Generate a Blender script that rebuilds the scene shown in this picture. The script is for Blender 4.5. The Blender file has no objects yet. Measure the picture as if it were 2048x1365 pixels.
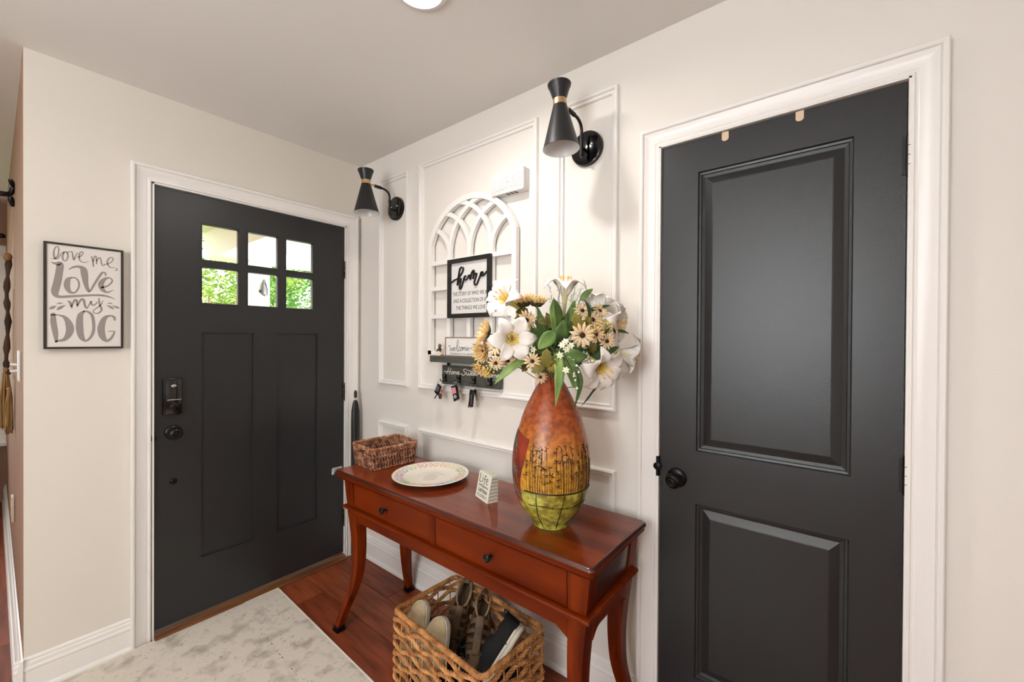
import bpy, bmesh, math, random
from mathutils import Vector, Matrix
PI = math.pi
random.seed(7)
S = bpy.context.scene
COL = S.collection

# ------------------------------------------------------------------ camera
F = Vector((-0.62492467, 0.78066489, -0.00561095))
R = Vector((0.78064284, 0.62494948, 0.00590739))
U = Vector((-0.00811826, 0.00068847, 0.99996681))
CAM = Vector((2.4421, -1.4805, 1.3760))
cd = bpy.data.cameras.new('camera')
cd.sensor_width = 36.0
cd.lens = 832.465 / 2048 * 36.0
cd.clip_start = 0.02
cam = bpy.data.objects.new('camera', cd)
COL.objects.link(cam)
cam.matrix_world = Matrix(((R.x, U.x, -F.x, CAM.x), (R.y, U.y, -F.y, CAM.y), (R.z, U.z, -F.z, CAM.z), (0, 0, 0, 1)))
S.camera = cam

# ------------------------------------------------------------------ sky, sun, large lights, exposure
w = bpy.data.worlds.new('sky'); S.world = w; w.use_nodes = True
bgn = w.node_tree.nodes['Background']
bgn.inputs[0].default_value = (0.93, 0.97, 1.0, 1)
bgn.inputs[1].default_value = 6.5

def light(name, kind, loc, energy, color=(1, 1, 1), size=1.0, size_y=None, rot=(0, 0, 0), spread=None):
    l = bpy.data.lights.new(name, kind); l.energy = energy; l.color = color
    if kind == 'AREA':
        l.size = size
        if size_y: l.shape = 'RECTANGLE'; l.size_y = size_y
        if spread: l.spread = spread
    elif kind == 'SUN': l.angle = size
    else: l.shadow_soft_size = size
    o = bpy.data.objects.new(name, l); COL.objects.link(o)
    o.location = loc; o.rotation_euler = rot
    return o

light('sun_light', 'SUN', (3, 4, 8), 12.0, (1.0, 0.96, 0.88), math.radians(1.0), rot=Vector((-.55, -.35, -.76)).to_track_quat('-Z', 'Y').to_euler())
# daylight through the window behind the camera and the next room's window
# upward fill lamp added behind the camera to brighten the ceiling
light('ceiling_bounce_fill', 'AREA', (1.60, -2.65, 1.70), 27, (.97, .99, 1.0), .5, .5, (math.radians(180), 0, 0))
light('rear_window_daylight', 'AREA', (1.95, -3.36, 1.55), 19, (.97, 0.985, 1.0), 1.1, 1.3, (math.radians(90), 0, 0))
light('hall_fill_light', 'AREA', (4.30, -2.3, 1.5), 3.2, (.97, 0.985, 1.0), 2.0, 1.7, (math.radians(90), 0, math.radians(90)))  # unseen fill lamp before the solid end wall, no opening there
light('side_window_daylight', 'AREA', (-2.9, -2.3, 1.3), 5, (1.0, 0.90, 0.82), 1.2, 1.7, (math.radians(90), 0, math.radians(-90)))

vs_ = S.view_settings
S.display_settings.display_device = 'sRGB'
vs_.view_transform = 'Standard'; vs_.look = 'None'; vs_.gamma = 1.0; vs_.exposure = 0.07
vs_.use_curve_mapping = False

# ------------------------------------------------------------------ materials
def lin(h):
    h = h.lstrip('#'); c = [int(h[i:i + 2], 16) / 255 for i in (0, 2, 4)]
    return tuple((x / 12.92 if x <= 0.04045 else ((x + 0.055) / 1.055) ** 2.4) for x in c) + (1,)

MATS = {}
def mat(name, col, rough=0.6, metal=0.0, col2=None, nscale=8.0, stretch=(1, 1, 1), bump=0.0, bscale=60.0, coat=0.0,
        detail=4.0, lo=0.35, hi=0.65, spec=0.5, emit=None, trans=0.0, alpha=None, subs=0.0, croug=0.1):
    if name in MATS: return MATS[name]
    m = bpy.data.materials.new(name); m.use_nodes = True
    nt = m.node_tree; b = nt.nodes['Principled BSDF']
    b.inputs['Base Color'].default_value = lin(col)
    b.inputs['Roughness'].default_value = rough
    b.inputs['Metallic'].default_value = metal
    b.inputs['Coat Weight'].default_value = coat
    b.inputs['Coat Roughness'].default_value = croug
    b.inputs['Specular IOR Level'].default_value = spec
    b.inputs['Transmission Weight'].default_value = trans
    if subs: b.inputs['Subsurface Weight'].default_value = subs; b.inputs['Subsurface Radius'].default_value = (.01, .01, .008); b.inputs['Subsurface Scale'].default_value = 0.3
    if emit: b.inputs['Emission Color'].default_value = lin(emit[0]); b.inputs['Emission Strength'].default_value = emit[1]
    tc = mp = None
    if col2 or bump:
        tc = nt.nodes.new('ShaderNodeTexCoord'); mp = nt.nodes.new('ShaderNodeMapping')
        mp.inputs['Scale'].default_value = stretch
        nt.links.new(tc.outputs['Object'], mp.inputs['Vector'])
    if col2:
        n = nt.nodes.new('ShaderNodeTexNoise'); n.inputs['Scale'].default_value = nscale; n.inputs['Detail'].default_value = detail
        r = nt.nodes.new('ShaderNodeValToRGB')
        r.color_ramp.elements[0].position = lo; r.color_ramp.elements[0].color = lin(col)
        r.color_ramp.elements[1].position = hi; r.color_ramp.elements[1].color = lin(col2)
        nt.links.new(mp.outputs[0], n.inputs['Vector']); nt.links.new(n.outputs[0], r.inputs[0]); nt.links.new(r.outputs[0], b.inputs['Base Color'])
    if bump:
        n2 = nt.nodes.new('ShaderNodeTexNoise'); n2.inputs['Scale'].default_value = bscale; n2.inputs['Detail'].default_value = 3
        bp = nt.nodes.new('ShaderNodeBump'); bp.inputs['Strength'].default_value = bump; bp.inputs['Distance'].default_value = 0.002
        nt.links.new(mp.outputs[0], n2.inputs['Vector']); nt.links.new(n2.outputs[0], bp.inputs['Height']); nt.links.new(bp.outputs[0], b.inputs['Normal'])
    MATS[name] = m
    return m

M_wall = mat('cream wall paint', '#e2dbd0', .75, bump=.12, bscale=220)
M_white = mat('white wall paint', '#e6e0d9', .72, bump=.12, bscale=220)
M_trim = mat('white gloss trim paint', '#eeeae6', .30, bump=.25, bscale=70)
M_ceil = mat('ceiling paint', '#e2ded9', .9, bump=.1, bscale=250)
M_side = mat('taupe side room paint', '#a88570', .8, bump=.1, bscale=200)
M_door = mat('charcoal door paint', '#272829', .33, bump=.18, bscale=420, spec=.5)
M_blk = mat('black metal', '#0d0d0e', .3, .4)
M_blkm = mat('matte black metal', '#141516', .42, .2)
M_inner = mat('white enamel lining', '#e2e2e0', .3)
M_gold = mat('brushed gold', '#cfae84', .38, 1.0)
M_chrome = mat('bright chrome', '#d8d8d8', .15, 1.0)
M_bronze = mat('aged brass', '#7d6a50', .35, .9, '#2b2622', 90, lo=.4, hi=.6)
M_thr = mat('varnished oak sill', '#8a5a30', .35, col2='#5a331a', nscale=12, stretch=(1, .15, 1), coat=.3)
M_glass = mat('window glass', '#ffffff', 0.0, trans=1.0, spec=.5)
MATS['window glass'].node_tree.nodes['Principled BSDF'].inputs['IOR'].default_value = 1.02

# ------------------------------------------------------------------ object helpers
def world_loc(o):
    v = Vector((0, 0, 0))
    while o: v += Vector(o.location); o = o.parent
    return v

class MB:
    def __init__(s, M=None):
        s.v = []; s.f = []; s.M = M or Matrix.Identity(4)
    def add(s, vs, fs, M=None):
        n = len(s.v); T = s.M @ M if M is not None else s.M
        s.v += [T @ Vector(p) for p in vs]; s.f += [[i + n for i in f] for f in fs]
    def box(s, x0, y0, z0, x1, y1, z1, M=None):
        s.add([(x0, y0, z0), (x1, y0, z0), (x1, y1, z0), (x0, y1, z0), (x0, y0, z1), (x1, y0, z1), (x1, y1, z1), (x0, y1, z1)],
              [(0, 3, 2, 1), (4, 5, 6, 7), (0, 1, 5, 4), (1, 2, 6, 5), (2, 3, 7, 6), (3, 0, 4, 7)], M)
    def bbox(s, x0, y0, z0, x1, y1, z1, b=.003, M=None):      # bevelled box
        x0, x1 = min(x0, x1), max(x0, x1); y0, y1 = min(y0, y1), max(y0, y1); z0, z1 = min(z0, z1), max(z0, z1)
        b = min(b, (x1 - x0) / 2.01, (y1 - y0) / 2.01, (z1 - z0) / 2.01)
        bm = bmesh.new(); bmesh.ops.create_cube(bm, size=1)
        for v in bm.verts: v.co = Vector(((x0 + x1) / 2 + v.co.x * (x1 - x0), (y0 + y1) / 2 + v.co.y * (y1 - y0), (z0 + z1) / 2 + v.co.z * (z1 - z0)))
        bmesh.ops.bevel(bm, geom=bm.edges[:], offset=b, segments=2, affect='EDGES', profile=.5)
        s.addbm(bm, M)
    def addbm(s, bm, M=None):
        bm.verts.index_update()
        s.add([v.co.copy() for v in bm.verts], [[v.index for v in f.verts] for f in bm.faces], M); bm.free()
    def sphere(s, c, r, seg=12, sc=(1, 1, 1), M=None):
        bm = bmesh.new(); bmesh.ops.create_uvsphere(bm, u_segments=seg, v_segments=max(6, seg * 2 // 3), radius=r)
        for v in bm.verts: v.co = Vector((v.co.x * sc[0] + c[0], v.co.y * sc[1] + c[1], v.co.z * sc[2] + c[2]))
        s.addbm(bm, M)
    def lathe(s, prof, seg=32, M=None, cap=True):            # prof: (r, z)
        vs = []; fs = []
        for (r, z) in prof:
            for i in range(seg):
                a = 2 * PI * i / seg; vs.append((r * math.cos(a), r * math.sin(a), z))
        for k in range(len(prof) - 1):
            for i in range(seg):
                j = (i + 1) % seg
                fs.append((k * seg + i, k * seg + j, (k + 1) * seg + j, (k + 1) * seg + i))
        if cap:
            if prof[0][0] > 1e-5: fs.append(tuple(range(seg))[::-1])
            if prof[-1][0] > 1e-5: fs.append(tuple((len(prof) - 1) * seg + i for i in range(seg)))
        s.add(vs, fs, M)
    def tube(s, pts, r, seg=8, closed=False, cap=True, M=None, flat=1.0, up=None):
        pts = [Vector(p) for p in pts]; n = len(pts)
        if n < 2: return
        rs = r if isinstance(r, (list, tuple)) else [r] * n
        vs = []; fs = []; prev = None
        for i, p in enumerate(pts):
            if closed: t = pts[(i + 1) % n] - pts[(i - 1) % n]
            else: t = pts[min(i + 1, n - 1)] - pts[max(i - 1, 0)]
            if t.length < 1e-9: t = Vector((0, 0, 1))
            t.normalize()
            if up is not None: nn = Vector(up) - t * t.dot(Vector(up))
            elif prev is None:
                nn = Vector((0, 0, 1)) - t * t.z
                if nn.length < .1: nn = Vector((1, 0, 0)) - t * t.x
            else: nn = prev - t * t.dot(prev)
            if nn.length < 1e-6: nn = t.orthogonal()
            nn.normalize(); prev = nn; bn = t.cross(nn)
            for k in range(seg):
                a = 2 * PI * k / seg
                vs.append(p + nn * (math.cos(a) * rs[i] * flat) + bn * (math.sin(a) * rs[i]))
        m = n if closed else n - 1
        for i in range(m):
            for k in range(seg):
                a = i * seg + k; b = i * seg + (k + 1) % seg; c = ((i + 1) % n) * seg + (k + 1) % seg; d = ((i + 1) % n) * seg + k
                fs.append((a, b, c, d))
        if cap and not closed: fs.append(tuple(range(seg))[::-1]); fs.append(tuple((n - 1) * seg + k for k in range(seg)))
        s.add(vs, fs, M)
    def prism(s, poly, z0, z1, M=None):
        n = len(poly)
        vs = [(p[0], p[1], z0) for p in poly] + [(p[0], p[1], z1) for p in poly]
        fs = [tuple(range(n))[::-1], tuple(range(n, 2 * n))] + [(i, (i + 1) % n, n + (i + 1) % n, n + i) for i in range(n)]
        s.add(vs, fs, M)
    def grid(s, rows, M=None, closed=False):
        n = len(rows[0]); vs = [p for r in rows for p in r]; fs = []
        for i in range(len(rows) - 1):
            for k in range(n if closed else n - 1):
                j = (k + 1) % n
                fs.append((i * n + k, i * n + j, (i + 1) * n + j, (i + 1) * n + k))
        s.add(vs, fs, M)
    def build(s, name, m, parent=None, origin=None, smooth=False, thick=0, sub=0, sharp=40):
        o0 = world_loc(parent) if parent else Vector(origin or (0, 0, 0))
        me = bpy.data.meshes.new(name)
        me.from_pydata([tuple(v - o0) for v in s.v], [], s.f); me.validate(); me.update()
        bm = bmesh.new(); bm.from_mesh(me)
        bmesh.ops.recalc_face_normals(bm, faces=bm.faces[:]); bm.to_mesh(me); bm.free()
        if smooth:
            for p in me.polygons: p.use_smooth = True
            try: me.set_sharp_from_angle(angle=math.radians(sharp))
            except Exception: pass
        me.materials.append(m)
        o = bpy.data.objects.new(name, me); COL.objects.link(o)
        if parent: o.parent = parent
        else: o.location = o0
        if thick:
            md = o.modifiers.new('thickness', 'SOLIDIFY'); md.thickness = thick; md.offset = 0
        if sub:
            md = o.modifiers.new('subdivision', 'SUBSURF'); md.levels = sub; md.render_levels = sub
        return o

def tag(o, label=None, cat=None, group=None, kind=None):
    if label: o['label'] = label
    if cat: o['category'] = cat
    if group: o['group'] = group
    if kind: o['kind'] = kind
    return o
def thing(name, label, cat, loc=(0, 0, 0), group=None):
    o = bpy.data.objects.new(name, None); COL.objects.link(o); o.location = loc; o.empty_display_size = .05
    return tag(o, label, cat, group)
def root(name, loc=(0, 0, 0)):
    o = bpy.data.objects.new(name, None); COL.objects.link(o); o.location = loc; o.empty_display_size = .05
    o['kind'] = 'structure'; return o
def copy_tree(o, parent=None):
    c = o.copy(); COL.objects.link(c); c.parent = parent
    for ch in list(o.children): copy_tree(ch, c)
    return c

def smooth_path(pts, n=6, closed=False):
    P = [Vector(p) for p in pts]; out = []; N = len(P)
    if N < 3: return P
    rng = range(N if closed else N - 1)
    for i in rng:
        p0 = P[(i - 1) % N] if closed or i > 0 else P[0] * 2 - P[1]
        p1 = P[i]; p2 = P[(i + 1) % N]
        p3 = P[(i + 2) % N] if closed or i + 2 < N else P[-1] * 2 - P[-2]
        for k in range(n):
            t = k / n
            out.append(.5 * ((2 * p1) + (p2 - p0) * t + (2 * p0 - 5 * p1 + 4 * p2 - p3) * t * t + (3 * p1 - p0 - 3 * p2 + p3) * t ** 3))
    if not closed: out.append(P[-1])
    return out

def mould(mb, path, prof, mapf, closed=False):               # mitred sweep; prof (u toward left of travel, w out of the wall)
    n = len(path); P = [Vector(p) for p in path]; rows = []
    def nrm(a, b):
        d = (b - a).normalized(); return Vector((-d.y, d.x))
    for i in range(n):
        if closed or 0 < i < n - 1:
            n1 = nrm(P[i - 1], P[i]); n2 = nrm(P[i], P[(i + 1) % n])
            m = (n1 + n2); m = m / (m.dot(n1))
        elif i == 0: m = nrm(P[0], P[1])
        else: m = nrm(P[-2], P[-1])
        rows.append([mapf(P[i].x + m.x * u, P[i].y + m.y * u, w_) for (u, w_) in prof])
    if closed: rows.append(rows[0])
    k = len(prof); vs = [p for r in rows for p in r]; fs = []
    for i in range(len(rows) - 1):
        for j in range(k - 1): fs.append((i * k + j, i * k + j + 1, (i + 1) * k + j + 1, (i + 1) * k + j))
    if not closed: fs += [tuple(range(k)), tuple((len(rows) - 1) * k + j for j in range(k))[::-1]]
    mb.add(vs, fs)

def grid_solid(mb, us, vs_, void, d0, d1, mapf):             # slab with rectangular openings; faces only where solid meets air
    nu, nv = len(us) - 1, len(vs_) - 1
    sol = lambda i, j: 0 <= i < nu and 0 <= j < nv and not void((us[i] + us[i + 1]) / 2, (vs_[j] + vs_[j + 1]) / 2)
    for i in range(nu):
        for j in range(nv):
            if not sol(i, j): continue
            a, b, c, d = us[i], us[i + 1], vs_[j], vs_[j + 1]
            for w_ in (d0, d1): mb.add([mapf(a, c, w_), mapf(b, c, w_), mapf(b, d, w_), mapf(a, d, w_)], [(0, 1, 2, 3)])
            for (di, dj, p, q) in ((-1, 0, (a, c), (a, d)), (1, 0, (b, c), (b, d)), (0, -1, (a, c), (b, c)), (0, 1, (a, d), (b, d))):
                if not sol(i + di, j + dj): mb.add([mapf(*p, d0), mapf(*q, d0), mapf(*q, d1), mapf(*p, d1)], [(0, 1, 2, 3)])

def inr(u, v, rects): return any(r[0] < u < r[1] and r[2] < v < r[3] for r in rects)
def cuts(rects, lo, hi, k): return sorted(set([lo, hi] + [c for r in rects for c in (r[k], r[k + 1])]))
mapB = lambda a, b, w_: (a, -w_, b)          # closet wall: a = x, b = z, out of the wall towards -y
mapA = lambda a, b, w_: (w_, a, b)           # front-door wall: a = y, b = z, out of the wall towards +x

def ribbon(mb, pts, mapf, h0=0.0, h=.0008, n=5, scale=1.0):  # pts (a, b, width); flat lettering stroke with rounded ends
    P = [Vector(p) for p in pts]
    P = smooth_path(P, n) if len(P) > 2 else P
    rows = []; N = len(P)
    L = []
    for i, p in enumerate(P):
        t = P[min(i + 1, N - 1)] - P[max(i - 1, 0)]; t = Vector((t.x, t.y))
        if t.length < 1e-9: t = Vector((1, 0))
        t.normalize(); L.append((Vector((p.x, p.y)), t, max(p.z, .0002) * scale / 2))
    out = []
    for i, (p, t, hw) in enumerate(L):
        nn = Vector((-t.y, t.x))
        if i == 0:
            for a in (-.95, -.6): q = p + t * hw * a; wv = hw * math.sqrt(1 - a * a); out.append((q, nn, wv))
        out.append((p, nn, hw))
        if i == N - 1:
            for a in (.6, .95): q = p + t * hw * a; wv = hw * math.sqrt(1 - a * a); out.append((q, nn, wv))
    for (q, nn, hw) in out:
        a = q + nn * hw; b = q - nn * hw
        rows.append([mapf(a.x, a.y, h0), mapf(a.x, a.y, h0 + h), mapf(b.x, b.y, h0 + h), mapf(b.x, b.y, h0)])
    vs = [p for r in rows for p in r]; fs = []
    for i in range(len(rows) - 1):
        for j in range(4): fs.append((i * 4 + j, i * 4 + (j + 1) % 4, (i + 1) * 4 + (j + 1) % 4, (i + 1) * 4 + j))
    fs += [(0, 1, 2, 3), tuple((len(rows) - 1) * 4 + j for j in range(4))[::-1]]
    mb.add(vs, fs)

def strokes(mb, data, mapf, h0, h=.0008, scale=1.0, du=0, dv=0):
    for st in data: ribbon(mb, [(p[0] / 1000 + du, p[1] / 1000 + dv, p[2] / 1000) for p in st], mapf, h0, h, scale=scale)

_font = {}
def text_mesh(mb, txt, u0, u1, v0, height, mapf, h0, depth=.0006, bold=0.0):   # built-in font, squeezed into u0..u1 at baseline v0
    if txt not in _font:
        c = bpy.data.curves.new('lettering', 'FONT'); c.body = txt; c.size = 1.0; c.resolution_u = 2; c.extrude = .5; c.offset = bold
        o = bpy.data.objects.new('lettering', c); COL.objects.link(o)
        dg = bpy.context.evaluated_depsgraph_get(); dg.update()
        me = bpy.data.meshes.new_from_object(o.evaluated_get(dg))
        _font[txt] = ([v.co.copy() for v in me.vertices], [list(p.vertices) for p in me.polygons])
        bpy.data.objects.remove(o); bpy.data.curves.remove(c); bpy.data.meshes.remove(me)
    vs, fs = _font[txt]
    x0 = min(v.x for v in vs); x1 = max(v.x for v in vs); cap = .70
    mb.add([mapf(u0 + (v.x - x0) / (x1 - x0) * (u1 - u0), v0 + v.y / cap * height, h0 + (v.z + .5) * depth) for v in vs], fs)

# ================================================================== SETTING
H = 2.472
# --- floor of planks running along the closet wall
M_pl = [mat('walnut plank %s' % n, a, .42, spec=.3, col2=b, nscale=5, stretch=(.7, 6, 1), coat=.15, croug=.25, detail=6, bump=.08, bscale=40) for n, a, b in
        (('warm', '#96492a', '#6a2d15'), ('russet', '#9c5031', '#733318'), ('deep', '#8c4225', '#622811'))]
fl = MB(); fl.box(-3.2, -3.5, -.06, 4.5, .02, -.006)
floor = fl.build('floor', mat('dark plank joint', '#3a2013', .8)); tag(floor, kind='structure')
pl_mesh = {}
def plank(x0, x1, y0, y1, m):
    L = round(x1 - x0, 3); key = (L, m.name)
    if key not in pl_mesh:
        b = MB(); b.add([(.001, .001, -.006), (L - .001, .001, -.006), (L - .001, .177, -.006), (.001, .177, -.006),
                         (.0022, .0022, 0), (L - .0022, .0022, 0), (L - .0022, .1758, 0), (.0022, .1758, 0)],
                        [(0, 3, 2, 1), (4, 5, 6, 7), (0, 1, 5, 4), (1, 2, 6, 5), (2, 3, 7, 6), (3, 0, 4, 7)])
        o = b.build('plank', m); o.parent = floor; pl_mesh[key] = o.data
    else:
        o = bpy.data.objects.new('plank', pl_mesh[key]); COL.objects.link(o); o.parent = floor
    o.location = (x0, y0, 0)
row = 0; yy = -.178
while yy > -3.45:
    x = -3.1; off = [0, .73, .31, 1.02, .52][row % 5]; L = 1.22 - off if off else 1.22; k = row
    while x < 4.4:
        x1 = min(x + L, 4.4)
        if x1 - x > .1 and not (yy > -1.45 and x1 < 0.01):
            plank(x if yy < -1.45 else max(x, 0), x1, yy, yy + .178, M_pl[(k * 7 + row * 3) % 3])
        x += L; L = 1.22; k += 1
    yy -= .178; row += 1

# --- walls
wb = MB(); D2 = (1.926, 2.570, -.01, 2.056)
grid_solid(wb, cuts([D2], 0, 4.45, 0), [0] + sorted(set([2.056, H])), lambda a, b: inr(a, b, [D2]), 0, -.12, mapB)
tag(wb.build('wall_right', M_white), kind='structure')
wa = MB(); D1 = (-1.030, -.098, -.01, 2.070)
grid_solid(wa, cuts([D1], -1.406, .12, 0), [0, 2.070, H], lambda a, b: inr(a, b, [D1]), 0, -.14, mapA)
tag(wa.build('wall_left', M_wall), kind='structure')
sw = MB(); sw.box(-3.1, -1.406, 0, -.14, -1.28, H); tag(sw.build('wall_side_room', M_side), kind='structure')
# small strip so the corner face of the front-door wall reads as the side room's paint
cs = MB(); cs.box(-.14, -1.4075, 0, -.0005, -1.406, H); tag(cs.build('trim_corner', M_side), kind='structure')
fw = MB(); WN = (-2.55, -1.47, .50, 2.05)
grid_solid(fw, cuts([WN], -3.5, -1.28, 0), [0, .50, 2.05, H], lambda a, b: inr(a, b, [WN]), -3.0, -3.12, mapA)
tag(fw.build('wall_far', M_side), kind='structure')
rw = MB(); RW = (1.35, 2.55, .85, 2.25)
grid_solid(rw, cuts([RW], -3.12, 4.45, 0), [0, .85, 2.25, H], lambda a, b: inr(a, b, [RW]), 3.42, 3.54, mapB)
tag(rw.build('wall_rear', M_wall), kind='structure')
ew = MB(); ew.box(4.40, -3.42, 0, 4.52, .0, H); tag(ew.build('wall_end', M_wall), kind='structure')
ce = MB(); ce.box(-3.12, -3.54, H, 4.52, .12, H + .1); tag(ce.build('ceiling', M_ceil), kind='structure')

# windows of the side room and behind the camera
def window(name, a0, a1, b0, b1, w_in, mapf, nm=2):
    r = root(name)
    f = MB()
    for (p, q) in (((a0, b0), (a1, b0 + .05)), ((a0, b1 - .05), (a1, b1)), ((a0, b0), (a0 + .05, b1)), ((a1 - .05, b0), (a1, b1)), ((a0, (b0 + b1) / 2 - .02), (a1, (b0 + b1) / 2 + .02))):
        x = [mapf(p[0], p[1], w_in - .07), mapf(q[0], q[1], w_in - .03)]
        f.box(*[min(x[0][k], x[1][k]) for k in range(3)], *[max(x[0][k], x[1][k]) for k in range(3)])
    f.build('sash', M_trim, r)
    g = MB(); x = [mapf(a0 + .03, b0 + .03, w_in - .052), mapf(a1 - .03, b1 - .03, w_in - .048)]
    g.box(*[min(x[0][k], x[1][k]) for k in range(3)], *[max(x[0][k], x[1][k]) for k in range(3)])
    g.build('pane', M_glass, r)
    c = MB(); mould(c, [(a0, b0), (a0, b1), (a1, b1), (a1, b0)], [(0, 0), (0, .018), (.06, .018), (.07, .01), (.07, 0)], lambda a, b, w_: mapf(a, b, w_in + w_))
    c.build('casing', M_trim, r)
    s = MB(); x = [mapf(a0 - .08, b0 - .03, w_in - .02), mapf(a1 + .08, b0, w_in + .06)]
    s.box(*[min(x[0][k], x[1][k]) for k in range(3)], *[max(x[0][k], x[1][k]) for k in range(3)])
    s.build('sill', M_trim, r)
    return r
window('window_1', WN[0], WN[1], WN[2], WN[3], -3.0, mapA)
window('window_2', RW[0], RW[1], RW[2], RW[3], 3.42, lambda a, b, w_: (a, -3.42 + (w_ - 3.42), b))

# --- baseboards
BBP = [(0, 0), (0, .024), (.010, .0235), (.018, .019), (.021, .014), (.092, .0135), (.097, .0165), (.104, .0155), (.108, .0125), (.122, .012), (.126, .0065), (.133, .008), (.139, .005), (.141, 0)]
def baseboard(name, a0, a1, mapf):
    b = MB(); mould(b, [(a0, 0), (a1, 0)], BBP, mapf); return tag(b.build(name, M_trim, smooth=True, sharp=25), kind='structure')
baseboard('baseboard_right', .0, 1.866, mapB)
baseboard('baseboard_closet_side', 2.632, 4.40, mapB)
baseboard('baseboard_left', -1.432, -1.103, mapA)
baseboard('baseboard_side_room', -3.0, .02, lambda a, b, w_: (a, -1.4075 - w_, b))

# --- door casings
CASP = [(0, 0), (0, .010), (.003, .0125), (.007, .0125), (.010, .0085), (.014, .0085), (.017, .0105), (.032, .0125), (.044, .0175), (.052, .0205), (.0535, .0185), (.056, .0245), (.060, .0265), (.066, .0265), (.069, .024), (.069, 0)]
def casing(name, a0, a1, top, mapf, prof=CASP):
    b = MB(); mould(b, [(a0, 0), (a0, top), (a1, top), (a1, 0)], prof, mapf)
    return tag(b.build(name, M_trim, smooth=True, sharp=25), kind='structure')
casing('trim_1', -1.034, -.094, 2.072, mapA)
casing('trim_2', 1.928, 2.568, 2.053, mapB)
# jambs with stops
jb = MB()
for a, b in ((-1.030, -1.024), (-.104, -.098)): jb.box(-.13, a, 0, .0115, b, 2.070)
jb.box(-.13, -1.030, 2.064, .0115, -.098, 2.070)
tag(jb.build('trim_3', M_trim), kind='structure')
jb = MB()
for a, b in ((1.926, 1.9315), (2.5645, 2.570)): jb.box(a, -.0115, 0, b, .11, 2.056)
jb.box(1.926, -.0115, 2.0505, 2.570, .11, 2.056)
tag(jb.build('trim_4', M_trim), kind='structure')
# unseen panel behind the closet door, put in to stop daylight leaks
cb = MB(); cb.box(1.9, .115, 0, 2.6, .135, 2.1); tag(cb.build('trim_5', M_white), kind='structure')

# --- picture-frame mouldings on the closet wall
WP = [(0, 0), (0, .013), (.002, .0175), (.006, .0195), (.010, .0190), (.013, .0155), (.0145, .0095), (.0165, .0085), (.0205, .0090), (.0225, .0115), (.0255, .0105), (.0275, .006), (.028, 0)]
for i, (x0, x1, z0, z1) in enumerate([(.232, .512, 1.100, 2.325), (.607, 1.400, 1.100, 2.332), (1.503, 1.770, 1.100, 2.335),
                                      (.228, .506, .290, .876), (.606, 1.396, .290, .879), (1.500, 1.768, .290, .877)]):
    b = MB(); mould(b, [(x0, z0), (x1, z0), (x1, z1), (x0, z1)], WP, mapB, closed=True)
    tag(b.build('trim_%d' % (6 + i), M_trim, smooth=True, sharp=25), kind='structure')

# --- threshold
th = MB(); mould(th, [(-1.024, 0), (-.104, 0)], [(0, -.10), (0, .032), (.004, .036), (.010, .034), (.018, .012), (.024, .008), (.024, -.10)], mapA)
tag(th.build('trim_threshold', M_thr), kind='structure')

# ================================================================== FRONT DOOR
d1 = root('door_1', (0, -.565, 0))
pan = [(-.843, -.616, .297, 1.397), (-.497, -.274, .297, 1.397)]
glz = [(-.845, -.680), (-.646, -.488), (-.455, -.294)]; gz = [(1.538, 1.720), (1.750, 1.930)]
lites = [(a, b, c, d) for (a, b) in glz for (c, d) in gz]
b = MB(); rc = lites
grid_solid(b, cuts(rc + pan, -1.022, -.106, 0), cuts(rc + pan, .034, 2.062, 2), lambda u, v: inr(u, v, rc + pan), -.004, -.048, mapA)
b.build('door_slab', M_door, d1)
for (a0, a1, c0, c1) in pan:
    p = MB(); p.box(-.040, a0, c0, -.015, a1, c1)
    p.build('door_panel', M_door, d1)
for (a0, a1, c0, c1) in lites:
    p = MB()
    mould(p, [(a0, c0), (a1, c0), (a1, c1), (a0, c1)], [(0, -.004), (0, -.0005), (.003, -.001), (.006, -.012), (.006, -.022)], mapA, closed=True)
    p.build('glazing_bead', M_door, d1)
    p = MB(); p.box(-.030, a0, c0, -.026, a1, c1); p.build('window_pane', M_glass, d1)
def knob(parent, c, axis, name='door_knob', r=.027, m=M_blk, rose=.033):
    # axis: matrix whose z is out of the door
    k = MB(); T = Matrix.Translation(c) @ axis
    k.lathe([(rose, 0), (rose, .003), (rose - .003, .006), (rose - .010, .009), (.013, .011), (.0115, .022), (.014, .028), (r * .85, .033), (r, .042), (r * .98, .050), (r * .82, .057), (r * .55, .060), (r * .5, .0585), (r * .46, .0585), (r * .42, .061), (0, .062)], 36, T)
    return k.build(name, m, parent, smooth=True, sharp=60)
AX = Matrix.Rotation(PI / 2, 4, 'Y')      # z -> +x
AY = Matrix.Rotation(PI / 2, 4, 'X')      # z -> -y
knob(d1, (-.004, -.952, .930), AX)
# electronic deadbolt
k = MB(); k.bbox(-.004, -.994, 1.012, .016, -.920, 1.186, .018)
bolt = k.build('deadbolt', mat('black lock housing', '#0c0c0d', .25), d1, smooth=True)
k = MB(); k.bbox(.012, -.986, 1.020, .021, -.926, 1.176, .012); k.build('lock_cover', mat('black glossy cover', '#101011', .15, coat=.5), bolt, smooth=True)
k = MB(); k.bbox(.020, -.980, 1.083, .0225, -.928, 1.0855, .001); k.build('seam', M_chrome, bolt)
k = MB(); k.sphere((.021, -.955, 1.148), .0085, 16, (.25, 1.15, .8)); k.build('badge', M_chrome, bolt, smooth=True)
k = MB(); k.lathe([(.017, 0), (.017, .006), (.012, .009), (0, .009)], 24, Matrix.Translation((.020, -.952, 1.052)) @ AX)
k.bbox(.027, -.956, 1.036, .036, -.948, 1.068, .003); k.build('thumb_turn', M_blk, bolt, smooth=True)
k = MB(); T = Matrix.Translation((-.004, -.951, .700)) @ AX
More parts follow.
